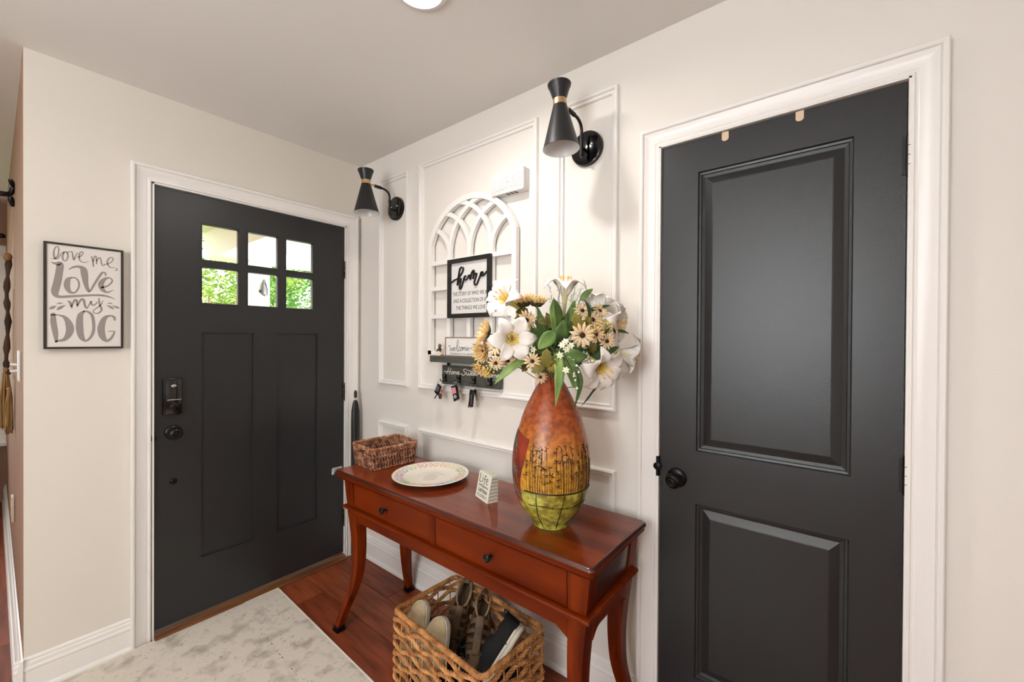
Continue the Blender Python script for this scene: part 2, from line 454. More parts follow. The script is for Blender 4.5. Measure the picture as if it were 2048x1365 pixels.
k.lathe([(.015, 0), (.014, .003), (.010, .006), (.006, .0065), (.005, .012), (0, .013)], 24, T); k.build('peephole_cap', M_blk, d1, smooth=True)
k = MB(); k.bbox(-.02, -1.024, .885, .002, -1.0185, .945, .002); k.lathe([(.012, 0), (.012, .006), (.0, .008)], 16, Matrix.Translation((.0, -1.026, .915)) @ AX)
k.build('latch_plate', M_blk, d1)
def hinge(parent, x, y, z0, z1, m, along):
    k = MB(); k.tube([(x, y, z0), (x, y, z1)], .0055, 12)
    for i in range(1, 4): zz = z0 + (z1 - z0) * i / 4; k.tube([(x, y, zz - .0008), (x, y, zz + .0008)], .0062, 12)
    k.sphere((x, y, z1 + .002), .0055, 10); k.sphere((x, y, z0 - .002), .0055, 10)
    if along == 'y': k.box(x - .006, y - .012, z0, x - .002, y + .016, z1)
    else: k.box(x - .012, y + .002, z0, x + .014, y + .006, z1)
    return k.build('hinge', m, parent, smooth=True)
for z0, z1 in ((1.746, 1.850), (.985, 1.092), (.20, .305)): hinge(d1, .005, -.100, z0, z1, M_bronze, 'y')

# ================================================================== CLOSET DOOR
d2 = root('door_2', (2.247, 0, 0))
pn2 = [(2.053, 2.457, 1.001, 1.938), (2.053, 2.455, .234, .825)]
b = MB(); grid_solid(b, cuts(pn2, 1.934, 2.562, 0), cuts(pn2, .012, 2.047, 2), lambda u, v: inr(u, v, pn2), .002, -.033, mapB)
b.build('door_slab', M_door, d2)
PP = [(0, .002), (.003, -.005), (.009, -.0065), (.011, -.0105), (.017, -.0125), (.020, -.0135), (.043, -.0035), (.046, -.0030)]
for (a0, a1, c0, c1) in pn2:
    p = MB(); mould(p, [(a0, c0), (a1, c0), (a1, c1), (a0, c1)], PP, mapB, closed=True)
    i = .046; p.add([mapB(a0 + i, c0 + i, -.003), mapB(a1 - i, c0 + i, -.003), mapB(a1 - i, c1 - i, -.003), mapB(a0 + i, c1 - i, -.003)], [(0, 1, 2, 3)])
    p.build('door_panel', M_door, d2)
knob(d2, (1.992, -.002, .900), AY)
k = MB(); k.bbox(1.9235, -.016, .895, 1.9335, .004, .965, .002)
k.lathe([(.013, 0), (.013, .004), (0, .006)], 16, Matrix.Translation((1.928, -.014, .930)) @ AY); k.build('latch_plate', M_blk, d2)
for z0, z1 in ((1.806, 1.904), (.982, 1.074), (.18, .275)): hinge(d2, 2.566, -.006, z0, z1, M_blkm, 'x')
M_tab = mat('tan plastic tab', '#d9bfa2', .5)
for i, (x, lb) in enumerate(((2.135, 'small tan hook tab over the closet door top, nearer the door knob side'), (2.333, 'small tan hook tab over the closet door top, nearer the hinge side'))):
    k = MB(); pts = [(x - .010, 2.050), (x - .010, 2.024), (x - .006, 2.019), (x, 2.0175), (x + .006, 2.019), (x + .010, 2.024), (x + .010, 2.050)]
    k.prism(pts, .0025, .0045, Matrix(((1, 0, 0, 0), (0, 0, -1, 0), (0, 1, 0, 0), (0, 0, 0, 1))))
    k.box(x - .010, -.0045, 2.0475, x + .010, .036, 2.0495)
    tag(k.build('over_door_hook', M_tab, None, (x, 0, 2.03)), lb, 'hook')

# ================================================================== CEILING LIGHTS
M_disc = mat('lit diffuser', '#ffffff', .4, emit=('#fffaf2', 9.0))
M_ring = mat('white light ring', '#e4e2e2', .4)
def ceiling_light(x, y, label, e):
    t = thing('ceiling_light', label, 'light', (x, y, H), 'recessed ceiling lights')
    k = MB(Matrix.Translation((x, y, H))); k.lathe([(.088, 0), (.0885, -.004), (.084, -.009), (.072, -.011), (.068, -.006), (.068, 0)], 48, cap=False); k.build('trim_ring', M_ring, t, smooth=True)
    k = MB(Matrix.Translation((x, y, H))); k.lathe([(.0675, -.0055), (0, -.0055)], 40, cap=False); k.build('diffuser', M_disc, t)
    l = light('downlight', 'AREA', (x, y, H - .014), e, (1.0, .965, .91), .13); l.data.shape = 'DISK'; l.data.spread = math.radians(165)
    return t
ceiling_light(1.3966, -.645, 'round white recessed ceiling light at the top edge of the view, above the console table', 8)
ceiling_light(2.5, -2.7, 'added round white recessed ceiling light, unseen behind the viewer, filling the hall with light', 8)  # extra lamp added out of view to fill the hall with light
ceiling_light(-1.6, -2.4, 'round white recessed ceiling light in the side room beyond the left wall', 7)

# ================================================================== WALL SCONCES
def sconce(bx, label):
    t = thing('wall_sconce', label, 'wall lamp', (bx, 0, 2.130), 'black hourglass sconces')
    T = Matrix.Translation((bx, 0, 2.130))
    p = MB(); p.lathe([(.068, 0), (.068, .012), (.066, .017), (.060, .0195), (0, .0205)], 48, T @ AY); p.build('back_plate', mat('glossy black enamel', '#0b0b0c', .13), t, smooth=True)
    for dx in (-.027, .027):
        p = MB(); p.sphere((dx, -.021, .008), .0058, 14, (1, .75, 1), T); p.build('screw_cap', M_chrome, t, smooth=True)
    a = MB(T)
    a.tube([(0, -.052, -.050), (0, -.052, .045)], .0065, 14); a.tube([(0, -.052, -.040), (0, -.052, -.030)], .0085, 14); a.tube([(0, -.052, .025), (0, -.052, .034)], .0085, 14)
    a.tube([(0, -.018, -.012), (0, -.052, -.012)], .006, 12)
    a.tube(smooth_path([(0, -.052, .03), (0, -.053, .060), (0, -.062, .078), (0, -.085, .090), (0, -.115, .092)], 5), .006, 12)
    a.tube([(0, -.108, .092), (0, -.150, .092)], .0085, 14)
    a.build('arm', M_blkm, t, smooth=True)
    a = MB(T); a.tube([(0, -.148, .092), (0, -.172, .092)], .0045, 12); a.build('pivot', M_gold, t, smooth=True)
    zc = -.200; ax = Matrix.Translation((bx - .002, zc, 2.130)) @ Matrix.Rotation(math.radians(-2.5), 4, 'Y')
    s = MB(); s.lathe([(.0235, .086), (.0645, -.070), (.0665, -.0705), (.0655, -.068), (.0250, .0875)], 56, ax, cap=False)
    s.build('lower_shade', mat('matte black shade', '#17181a', .38), t, smooth=True)
    s = MB(); s.lathe([(.0225, .085), (.0638, -.0695), (.0655, -.0706)], 56, ax, cap=False); s.lathe([(0, .078), (.0225, .080)], 40, ax, cap=False)
    s.build('shade_lining', M_inner, t, smooth=True)
    s = MB(); s.lathe([(.0232, .108), (.0415, .164), (.0425, .1645), (.0412, .161), (.0215, .109)], 56, ax, cap=False); s.lathe([(.0412, .158), (0, .158)], 40, ax, cap=False)
    s.build('upper_shade', MATS['matte black shade'], t, smooth=True)
    s = MB(); s.lathe([(.0225, .0860), (.0250, .0862), (.0246, .1085), (.0220, .1090)], 48, ax, cap=False); s.build('collar', M_gold, t, smooth=True)
    s = MB(); s.lathe([(.0135, .075), (.0135, .035), (.0130, .034), (0, .034)], 20, ax); s.build('lamp_socket', mat('white porcelain socket', '#f0efec', .35), t, smooth=True)
    return t
s1 = sconce(.392, 'black hourglass wall sconce in the corner by the front door, the smaller looking one')
s2 = copy_tree(s1); s2.location = (1.638, 0, 2.130); s2['label'] = 'black hourglass wall sconce nearest the closet door'

# ================================================================== ARCHED WALL DECOR
M_arch = mat('white washed wood', '#eeebe7', .6, bump=.15, bscale=80)
ar = thing('arched_window_decor', 'white wooden arched window frame decoration with tracery hung on the wall', 'wall decor', (1.008, -.012, 1.29))
AT, AB_ = .034, .012                                        # face distance from the wall, back distance
def strip(name, pts, wd, face=AT, back=AB_, n=1, par=ar, m=M_arch):
    b_ = MB(); P = [Vector((p[0], p[1])) for p in pts]; rows = []
    for i, p in enumerate(P):
        t = (P[min(i + 1, len(P) - 1)] - P[max(i - 1, 0)]).normalized(); nn = Vector((-t.y, t.x)) * wd / 2
        a = p + nn; c = p - nn
        rows.append([mapB(a.x, a.y, back), mapB(a.x, a.y, face), mapB(c.x, c.y, face), mapB(c.x, c.y, back)])
    vs = [q for r in rows for q in r]; fs = []
    for i in range(len(rows) - 1):
        for j in range(4): fs.append((i * 4 + j, i * 4 + (j + 1) % 4, (i + 1) * 4 + (j + 1) % 4, (i + 1) * 4 + j))
    fs += [(0, 1, 2, 3), tuple((len(rows) - 1) * 4 + j for j in range(4))[::-1]]
    b_.add(vs, fs); return b_.build(name, m, par)
xL, xR, zs = .712, 1.304, 1.870
strip('stile', [(xL + .013, 1.29), (xL + .013, zs)], .026); strip('stile', [(xR - .013, 1.29), (xR - .013, zs)], .026)
rr = .301
a0 = math.atan2(zs - 1.766 - .004, -(1.008 - xL - .013)); a1 = math.atan2(zs - 1.766 - .004, (xR - .013 - 1.008))
strip('outer_arch', [(1.008 + rr * math.cos(a), 1.766 + rr * math.sin(a)) for a in [a0 + (a1 - a0) * i / 36 for i in range(37)]], .028, AT + .0008)
for z in (1.766, 1.634, 1.489): strip('crossbar', [(xL + .02, z), (xR - .02, z)], .021, AT - .001)
strip('bottom_rail', [(xL, 1.300), (xR, 1.300)], .022)
vx = (.868, 1.010, 1.152)
for x in vx: strip('mullion', [(x, 1.30), (x, 1.80)], .024, AT - .002)
def arc(x, dx, dz, z0=1.80):
    r = (dx * dx + dz * dz) / (2 * abs(dx)); th = math.asin(min(1, dz / r)); s_ = 1 if dx > 0 else -1
    return [(x + s_ * (r - r * math.cos(th * i / 16)), z0 + r * math.sin(th * i / 16)) for i in range(17)]
for j, (x, (dl, hl), (dr, hr)) in enumerate(zip(vx, ((.090, .135), (.165, .213), (.235, .258)), ((.235, .258), (.165, .213), (.090, .135)))):
    strip('tracery_arc', arc(x, -dl, hl), .022, AT - .003 - j * .0004); strip('tracery_arc', arc(x, dr, hr), .022, AT - .0032 - j * .0004)

# ================================================================== HOME SIGN
M_blkw = mat('black painted wood', '#161613', .5, bump=.1)
M_panel = mat('pale grey white board', '#dedbd8', .6)
hs = thing('framed_sign', 'square black framed sign reading home hung over the white arch', 'sign', (1.016, -.036, 1.477))
x0, x1, z0, z1 = .879, 1.166, 1.477, 1.768
fb = MB(); mould(fb, [(x0, z0), (x1, z0), (x1, z1), (x0, z1)], [(0, .036), (0, .052), (.020, .052), (.020, .036)], mapB, closed=True); fb.build('frame', M_blkw, hs)
fb = MB(); fb.box(x0 + .018, -.0405, z0 + .018, x1 - .018, -.037, z1 - .018); fb.build('panel', M_panel, hs)
DATA_HOME = [[(905.0,1655.0,6.72),(925.0,1665.0,6.72),(944.0,1669.0,6.72),(964.0,1683.0,6.72),(982.0,1703.0,6.72),(985.0,1719.0,6.72),(972.0,1724.0,6.72),(961.0,1711.0,6.72),(953.0,1676.0,6.72),(946.0,1639.0,6.72)],[(946.0,1639.0,6.72),(956.0,1660.0,6.72),(969.0,1670.0,6.72),(969.0,1656.0,6.72),(962.0,1635.0,6.72),(962.0,1619.0,6.72),(972.0,1622.0,6.72),(983.0,1647.0,6.72),(994.0,1673.0,6.72),(1003.0,1679.0,6.72)],[(998.0,1678.0,6.72),(990.0,1665.0,6.72),(998.0,1660.0,6.72),(1011.0,1663.0,6.72),(1020.0,1673.0,6.72),(1026.0,1681.0,6.72),(1033.0,1677.0,6.72),(1033.0,1660.0,6.72)],[(1035.0,1661.0,6.72),(1042.0,1687.0,6.72),(1055.0,1701.0,6.72),(1058.0,1693.0,6.72),(1052.0,1662.0,6.72)],[(1052.0,1664.0,6.72),(1060.0,1683.0,6.72),(1071.0,1686.0,6.72),(1075.0,1681.0,6.72),(1069.0,1664.0,6.72),(1061.0,1644.0,6.72),(1065.0,1631.0,6.72),(1077.0,1634.0,6.72),(1089.0,1654.0,6.72),(1102.0,1676.0,6.72),(1108.0,1687.0,6.72),(1115.0,1688.0,6.72)],[(1101.0,1672.0,6.72),(1112.0,1678.0,6.72),(1115.0,1687.0,6.72),(1108.0,1688.0,6.72),(1102.0,1679.0,6.72),(1106.0,1671.0,6.72),(1121.0,1672.0,6.72),(1138.0,1686.0,6.72),(1151.0,1691.0,6.72)]]
fb = MB(); strokes(fb, DATA_HOME, mapB, .0406, .008, .92); fb.build('raised_lettering', mat('black cutout letters', '#0c0c0c', .45), hs)
fb = MB()
for txt, u0, u1, v in (('THE STORY OF WHO WE ARE', .9085, 1.158, 1.5855), ('AND A COLLECTION OF ALL', .914, 1.150, 1.5515), ('THE THINGS WE LOVE', .932, 1.129, 1.5165)):
    text_mesh(fb, txt, u0, u1, v, .0195, mapB, .0405, .0004)
fb.build('small_lettering', mat('dark grey print', '#2c2a2a', .7), hs)

# ================================================================== DOOR CHIME
dc = thing('door_chime', 'white plastic door chime box with ribbed cover and three slots underneath', 'door chime', (1.258, 0, 2.028))
M_chm = mat('white plastic', '#e2e0de', .4)
c = MB(); c.bbox(1.168, -.030, 2.028, 1.351, 0, 2.125, .004); c.build('housing', M_chm, dc, smooth=True)
c = MB(); c.bbox(1.166, -.047, 2.027, 1.352, -.024, 2.126, .003)
c.build('cover', M_chm, dc, smooth=True)
c = MB()
for i in range(15):
    x = 1.184 + i * .0108; c.bbox(x, -.0500, 2.044, x + .0058, -.0465, 2.108, .0012)
c.build('ribbing', M_chm, dc)
c = MB(); c.lathe([(.006, 0), (.006, .002), (.0035, .003), (0, .0032)], 20, Matrix.Translation((1.262, -.0500, 2.078)) @ AY); c.build('button', M_chm, dc, smooth=True)
for i in range(3):
    c = MB(); x = 1.245 + i * .022; c.add([(x, -.038, 2.0265), (x + .010, -.038, 2.0265), (x + .016, -.016, 2.0265), (x + .006, -.016, 2.0265)], [(0, 1, 2, 3)])
    c.build('sound_slot', mat('black slot', '#080808', .8), dc)

# ================================================================== SHELF, ITS THINGS, KEY RACK
M_shelf = mat('grey stained wood', '#55564e', .6, col2='#43443d', nscale=10, stretch=(1, 8, 8), bump=.15)
sh = MB(); sh.bbox(.806, -.100, 1.257, 1.212, 0, 1.288, .0015)
tag(sh.build('wall_shelf', M_shelf, None, (1.01, 0, 1.257)), 'narrow dark grey wooden shelf on the wall above the key rack', 'shelf')
ws = thing('small_sign', 'small wood edged white sign reading welcome-ish, standing on the grey shelf', 'sign', (1.008, -.06, 1.288))
M_bw = mat('natural brown wood edge', '#8b6650', .6)
b = MB(); mould(b, [(.877, 1.288), (1.139, 1.288), (1.139, 1.382), (.877, 1.382)], [(0, .040), (0, .0615), (.004, .0615), (.004, .040)], mapB, closed=True); b.build('frame', M_bw, ws)
b = MB(); b.box(.880, -.059, 1.291, 1.136, -.042, 1.379); b.build('panel', mat('white sign board', '#e6e2df', .6), ws)
DATA_WEL = [[(898.0,1337.0,2.07),(908.0,1340.0,2.07),(912.0,1328.0,2.07),(912.0,1314.0,2.07),(918.0,1318.0,2.07),(924.0,1328.0,2.07),(925.0,1316.0,2.07),(931.0,1317.0,2.07),(935.0,1330.0,2.07)],[(936.0,1321.0,2.07),(947.0,1326.0,2.07),(945.0,1332.0,2.07),(938.0,1328.0,2.07),(938.0,1316.0,2.07),(947.0,1317.0,2.07),(955.0,1325.0,2.07),(968.0,1347.0,2.07),(970.0,1362.0,2.07),(965.0,1367.0,2.07),(960.0,1358.0,2.07),(959.0,1335.0,2.07),(963.0,1313.0,2.07),(972.0,1316.0,2.07)],[(982.0,1332.0,2.07),(975.0,1335.0,2.07),(972.0,1325.0,2.07),(975.0,1316.0,2.07),(985.0,1319.0,2.07)],[(989.0,1333.0,2.07),(985.0,1325.0,2.07),(988.0,1317.0,2.07),(995.0,1320.0,2.07),(995.0,1329.0,2.07),(989.0,1333.0,2.07),(1000.0,1331.0,2.07)],[(1000.0,1332.0,2.07),(1000.0,1318.0,2.07)],[(1001.0,1324.0,2.07),(1006.0,1333.0,2.07),(1009.0,1330.0,2.07),(1009.0,1318.0,2.07)],[(1010.0,1324.0,2.07),(1015.0,1334.0,2.07),(1019.0,1330.0,2.07),(1019.0,1318.0,2.07),(1026.0,1323.0,2.07)],[(1026.0,1324.0,2.07),(1037.0,1328.0,2.07),(1035.0,1334.0,2.07),(1029.0,1331.0,2.07),(1029.0,1319.0,2.07),(1038.0,1320.0,2.07),(1048.0,1328.0,2.07),(1062.0,1331.0,2.07)],[(1071.0,1340.0,2.07),(1072.0,1321.0,2.07),(1077.0,1321.0,2.07)],[(1071.0,1348.0,2.07),(1072.0,1346.0,2.07)],[(1083.0,1339.0,2.07),(1078.0,1334.0,2.07),(1085.0,1327.0,2.07),(1082.0,1320.0,2.07),(1075.0,1320.0,2.07)],[(1093.0,1352.0,2.07),(1089.0,1320.0,2.07)],[(1090.0,1327.0,2.07),(1096.0,1337.0,2.07),(1101.0,1332.0,2.07),(1101.0,1321.0,2.07),(1108.0,1323.0,2.07)]]
b = MB(); strokes(b, DATA_WEL, mapB, .0591, .0004, 1.1)
text_mesh(b, 'DEPENDS IF YOU LIKE DOGS', .928, 1.088, 1.2955, .0082, mapB, .0591, .0004)
for px in (.9185, 1.098):                                    # paw prints
    for (dx, dz, r) in ((0, 0, .0026), (-.0032, .0034, .0012), (-.0011, .0050, .0012), (.0011, .0050, .0012), (.0032, .0034, .0012)):
        b.lathe([(r, 0), (r, .0004), (0, .0004)], 10, Matrix.Translation((px + dx, -.0591, 1.2985 + dz)) @ AY)
b.build('lettering', mat('black print', '#1b1a1a', .7), ws)
fg = thing('angel_figurine', 'tiny kneeling angel figurine with brown hair and wire wings on the grey shelf', 'figurine', (.824, -.05, 1.288))
T = Matrix.Translation((.824, -.050, 1.288))
b = MB(T); b.sphere((0, 0, .050), .0090, 16, (1, 1, 1.05)); b.build('head', mat('brown carved hair', '#8a4f33', .6), fg, smooth=True)
b = MB(T); b.lathe([(.004, .043), (.008, .037), (.009, .028), (.010, .020)], 16); b.tube([(.006, -.002, .036), (.013, -.006, .028), (.013, -.010, .020)], .003, 8); b.tube([(-.006, -.002, .036), (-.012, -.006, .028), (-.008, -.012, .022)], .003, 8)
b.build('dress_top', mat('dark olive dress', '#38301f', .7), fg, smooth=True)
b = MB(T); b.lathe([(.0095, .023), (.013, .016), (.018, .008), (.019, .0), (0, 0)], 20); b.sphere((.013, -.006, .007), .0085, 12, (1.5, .9, .8)); b.build('skirt', mat('cream resin skirt', '#e0cdb4', .6), fg, smooth=True)
b = MB(T)
for s_ in (-1, 1):
    b.tube(smooth_path([(s_ * .003, .006, .035), (s_ * .014, .009, .058), (s_ * .022, .010, .052), (s_ * .020, .009, .036), (s_ * .004, .006, .030)], 5), .0007, 6)
    b.tube(smooth_path([(s_ * .003, .006, .030), (s_ * .016, .008, .030), (s_ * .018, .008, .018), (s_ * .004, .006, .024)], 5), .0007, 6)
b.build('wire_wing', M_chrome, fg, smooth=True)

kr = thing('key_rack', 'dark grey wooden key rack reading Home Sweet Home with four double hooks', 'key rack', (1.01, -.012, 1.141))
b = MB(); b.bbox(.822, -.0315, 1.142, 1.212, -.0145, 1.238, .001); b.build('board', M_shelf, kr)
DATA_HS = [[(839.0,1209.0,3.06),(850.0,1205.0,3.06),(882.0,1210.0,3.06)],[(872.0,1227.0,3.06),(865.0,1210.0,3.06),(857.0,1195.0,3.06)],[(889.0,1224.0,3.06),(882.0,1209.0,3.06),(875.0,1194.0,3.06)],[(899.0,1209.0,3.06),(889.0,1203.0,3.06),(892.0,1196.0,3.06),(901.0,1199.0,3.06),(903.0,1207.0,3.06),(899.0,1209.0,3.06)],[(907.0,1208.0,3.06),(907.0,1196.0,3.06)],[(907.0,1200.0,3.06),(915.0,1209.0,3.06),(919.0,1206.0,3.06),(918.0,1196.0,3.06)],[(918.0,1200.0,3.06),(926.0,1208.0,3.06),(930.0,1206.0,3.06),(930.0,1197.0,3.06)],[(934.0,1201.0,3.06),(946.0,1206.0,3.06),(944.0,1210.0,3.06),(937.0,1207.0,3.06),(936.0,1198.0,3.06),(946.0,1196.0,3.06),(952.0,1201.0,3.06)],[(999.0,1224.0,3.06),(987.0,1226.0,3.06),(977.0,1218.0,3.06),(989.0,1210.0,3.06),(990.0,1202.0,3.06),(976.0,1194.0,3.06),(961.0,1201.0,3.06)],[(1000.0,1212.0,3.06),(999.0,1199.0,3.06),(1007.0,1197.0,3.06),(1014.0,1207.0,3.06),(1016.0,1197.0,3.06),(1024.0,1199.0,3.06),(1027.0,1212.0,3.06)],[(1030.0,1203.0,3.06),(1041.0,1208.0,3.06),(1038.0,1212.0,3.06),(1032.0,1208.0,3.06),(1033.0,1198.0,3.06),(1044.0,1200.0,3.06)],[(1046.0,1203.0,3.06),(1057.0,1209.0,3.06),(1054.0,1212.0,3.06),(1047.0,1208.0,3.06),(1048.0,1199.0,3.06),(1059.0,1201.0,3.06)],[(1068.0,1224.0,3.06),(1063.0,1211.0,3.06),(1063.0,1200.0,3.06),(1071.0,1200.0,3.06)],[(1003.0,1221.0,3.06),(1024.0,1218.0,3.06),(1050.0,1218.0,3.06),(1078.0,1217.0,3.06)]]
b = MB(); strokes(b, DATA_HS, mapB, .0316, .0004, 1.1)
strokes(b, DATA_HS[:8], mapB, .0316, .0004, 1.1, du=.260, dv=.0)
b.tube(smooth_path([(1.180, -.032, 1.196), (1.194, -.032, 1.190), (1.186, -.032, 1.183), (1.168, -.032, 1.186)], 4), .0008, 6)
b.build('lettering', mat('white print', '#ece9e2', .6), kr)
for hx_ in (.842, 1.165): b = MB(); b.box(hx_, -.0165, 1.236, hx_ + .016, -.0145, 1.250); b.build('hanger_plate', M_blk, kr)
hk = []
for i, x in enumerate((.852, .955, 1.058, 1.161)):
    b = MB(); b.bbox(x - .006, -.0345, 1.158, x + .006, -.0315, 1.194, .001)
    b.tube(smooth_path([(x, -.034, 1.185), (x, -.044, 1.176), (x, -.052, 1.180), (x, -.055, 1.190)], 4), .0028, 8)
    for s_ in (-1, 1): b.tube(smooth_path([(x, -.034, 1.166), (x + s_ * .006, -.045, 1.158), (x + s_ * .016, -.052, 1.158), (x + s_ * .021, -.053, 1.171)], 4), .0024, 8)
    b.sphere((x, -.055, 1.191), .0035, 8); b.build('coat_hook', M_blk, kr, smooth=True)

M_fob = mat('black fob plastic', '#101011', .3); M_key = mat('steel key', '#a9a29a', .3, 1.0)
def key_blade(b, T, L=.03):
    b.lathe([(.0095, -.0009), (.0095, .0009), (.003, .0009), (.003, -.0009)], 18, T @ Matrix.Translation((0, 0, -.0)) @ Matrix.Rotation(PI / 2, 4, 'X'), cap=False)
    b.box(-.0028, -.0008, -.0095 - L, .0028, .0008, -.008, T)
    for i in range(4): b.box(.0026, -.0008, -.014 - i * .005, .0042, .0008, -.0115 - i * .005, T)
def ring(b, c, r, tilt=0): b.tube([(c[0] + r * math.cos(a) * math.cos(tilt), c[1] + r * math.cos(a) * math.sin(tilt), c[2] + r * math.sin(a)) for a in [i * PI / 12 for i in range(24)]], .0009, 6, closed=True)
def fob(b, T, wd, ht, dp=.011): b.bbox(-wd / 2, -dp / 2, -ht, wd / 2, dp / 2, 0, .004, T)
# keys on the first hook
k1 = thing('key_bunch', 'bunch of keys with a grey faced black fob on the first hook', 'keys', (.835, -.055, 1.155), 'keys hung on the key rack')
T = Matrix.Translation((.830, -.060, 1.150))
b = MB(); ring(b, (.832, -.056, 1.148), .011, .4); ring(b, (.829, -.058, 1.136), .008, -.5); b.build('key_ring', M_bronze, k1, smooth=True)
TT = Matrix.Translation((.836, -.060, 1.138)) @ Matrix.Rotation(math.radians(28), 4, 'Y')
b = MB(); fob(b, TT, .030, .052); f_ = b.build('key_fob', M_fob, k1, smooth=True)
b = MB(TT); b.bbox(-.010, -.0068, -.036, .010, -.005, -.006, .002); b.build('fob_face', mat('slate button face', '#5b5e66', .4), f_)
b = MB(); key_blade(b, Matrix.Translation((.820, -.060, 1.094)) @ Matrix.Rotation(math.radians(38), 4, 'Y'), .026); b.build('house_key', M_key, k1)
b = MB(); b.lathe([(.0105, -.004), (.012, -.002), (.012, .002), (.0105, .004), (0, .004)], 24, Matrix.Translation((.838, -.058, 1.085)) @ AY)
b.bbox(-.009, -.003, -.012, .009, .003, 0, .002, Matrix.Translation((.838, -.058, 1.080))); b.build('round_tag', mat('dull bronze tag', '#5e4d3e', .4, .6), k1, smooth=True)
b = MB(); b.bbox(.844, -.062, 1.099, .856, -.058, 1.116, .002); b.build('red_tag', mat('red plastic tag', '#c4434a', .4), k1)
# fob on the second hook
k2 = thing('key_fob', 'black rectangular key fob with a pink screen on the second hook', 'keys', (.940, -.055, 1.155), 'keys hung on the key rack')
b = MB(); ring(b, (.943, -.056, 1.150), .009, .3); b.build('key_ring', M_chrome, k2, smooth=True)
TT = Matrix.Translation((.942, -.060, 1.144)) @ Matrix.Rotation(math.radians(-16), 4, 'Y')
b = MB(); fob(b, TT, .036, .074, .013); f_ = b.build('fob_body', M_fob, k2, smooth=True)
b = MB(TT); b.bbox(-.0125, -.0082, -.040, .0125, -.006, -.010, .001); b.build('screen', mat('pink screen face', '#e58d94', .3), f_)
b = MB(TT); b.lathe([(.010, 0), (.010, .002), (.004, .0025), (.0038, .0012), (0, .0012)], 20, Matrix.Translation((0, -.0064, -.055)) @ AY); b.build('button_pad', mat('grey rubber buttons', '#9aa3a6', .5), f_, smooth=True)
b = MB(TT); b.bbox(-.019, -.0055, -.077, .019, .0045, -.070, .002); b.build('metal_cap', M_chrome, f_, smooth=True)
b = MB(); b.bbox(-.0035, -.0012, -.060, .0035, .0012, 0, .001, Matrix.Translation((.965, -.055, 1.158)) @ Matrix.Rotation(math.radians(2), 4, 'Y')); b.build('strap', mat('grey strap', '#6f7476', .6), k2)
# keys on the third hook
k3 = thing('key_bunch', 'bunch of keys with a long black fob and silver keys on the third hook', 'keys', (1.064, -.055, 1.155), 'keys hung on the key rack')
b = MB(); ring(b, (1.066, -.056, 1.145), .015, .15); b.build('key_ring', M_chrome, k3, smooth=True)
TT = Matrix.Translation((1.067, -.061, 1.132)) @ Matrix.Rotation(math.radians(7), 4, 'Y')
b = MB(); fob(b, TT, .026, .082, .013); f_ = b.build('key_fob', M_fob, k3, smooth=True)
b = MB(TT); b.bbox(-.013, -.0075, -.086, .006, -.0045, -.078, .002); b.tube([(.004, -.0075, -.02), (.008, -.0075, -.07)], .0012, 6); b.tube([(-.008, -.0075, -.03), (-.006, -.0075, -.06)], .0012, 6); b.build('metal_edge', M_chrome, f_, smooth=True)
for a, dx in ((-14, .008), (-22, .012)):
    b = MB(); key_blade(b, Matrix.Translation((1.067 + dx, -.052, 1.126)) @ Matrix.Rotation(math.radians(a), 4, 'Y'), .036); b.build('door_key', M_key, k3)

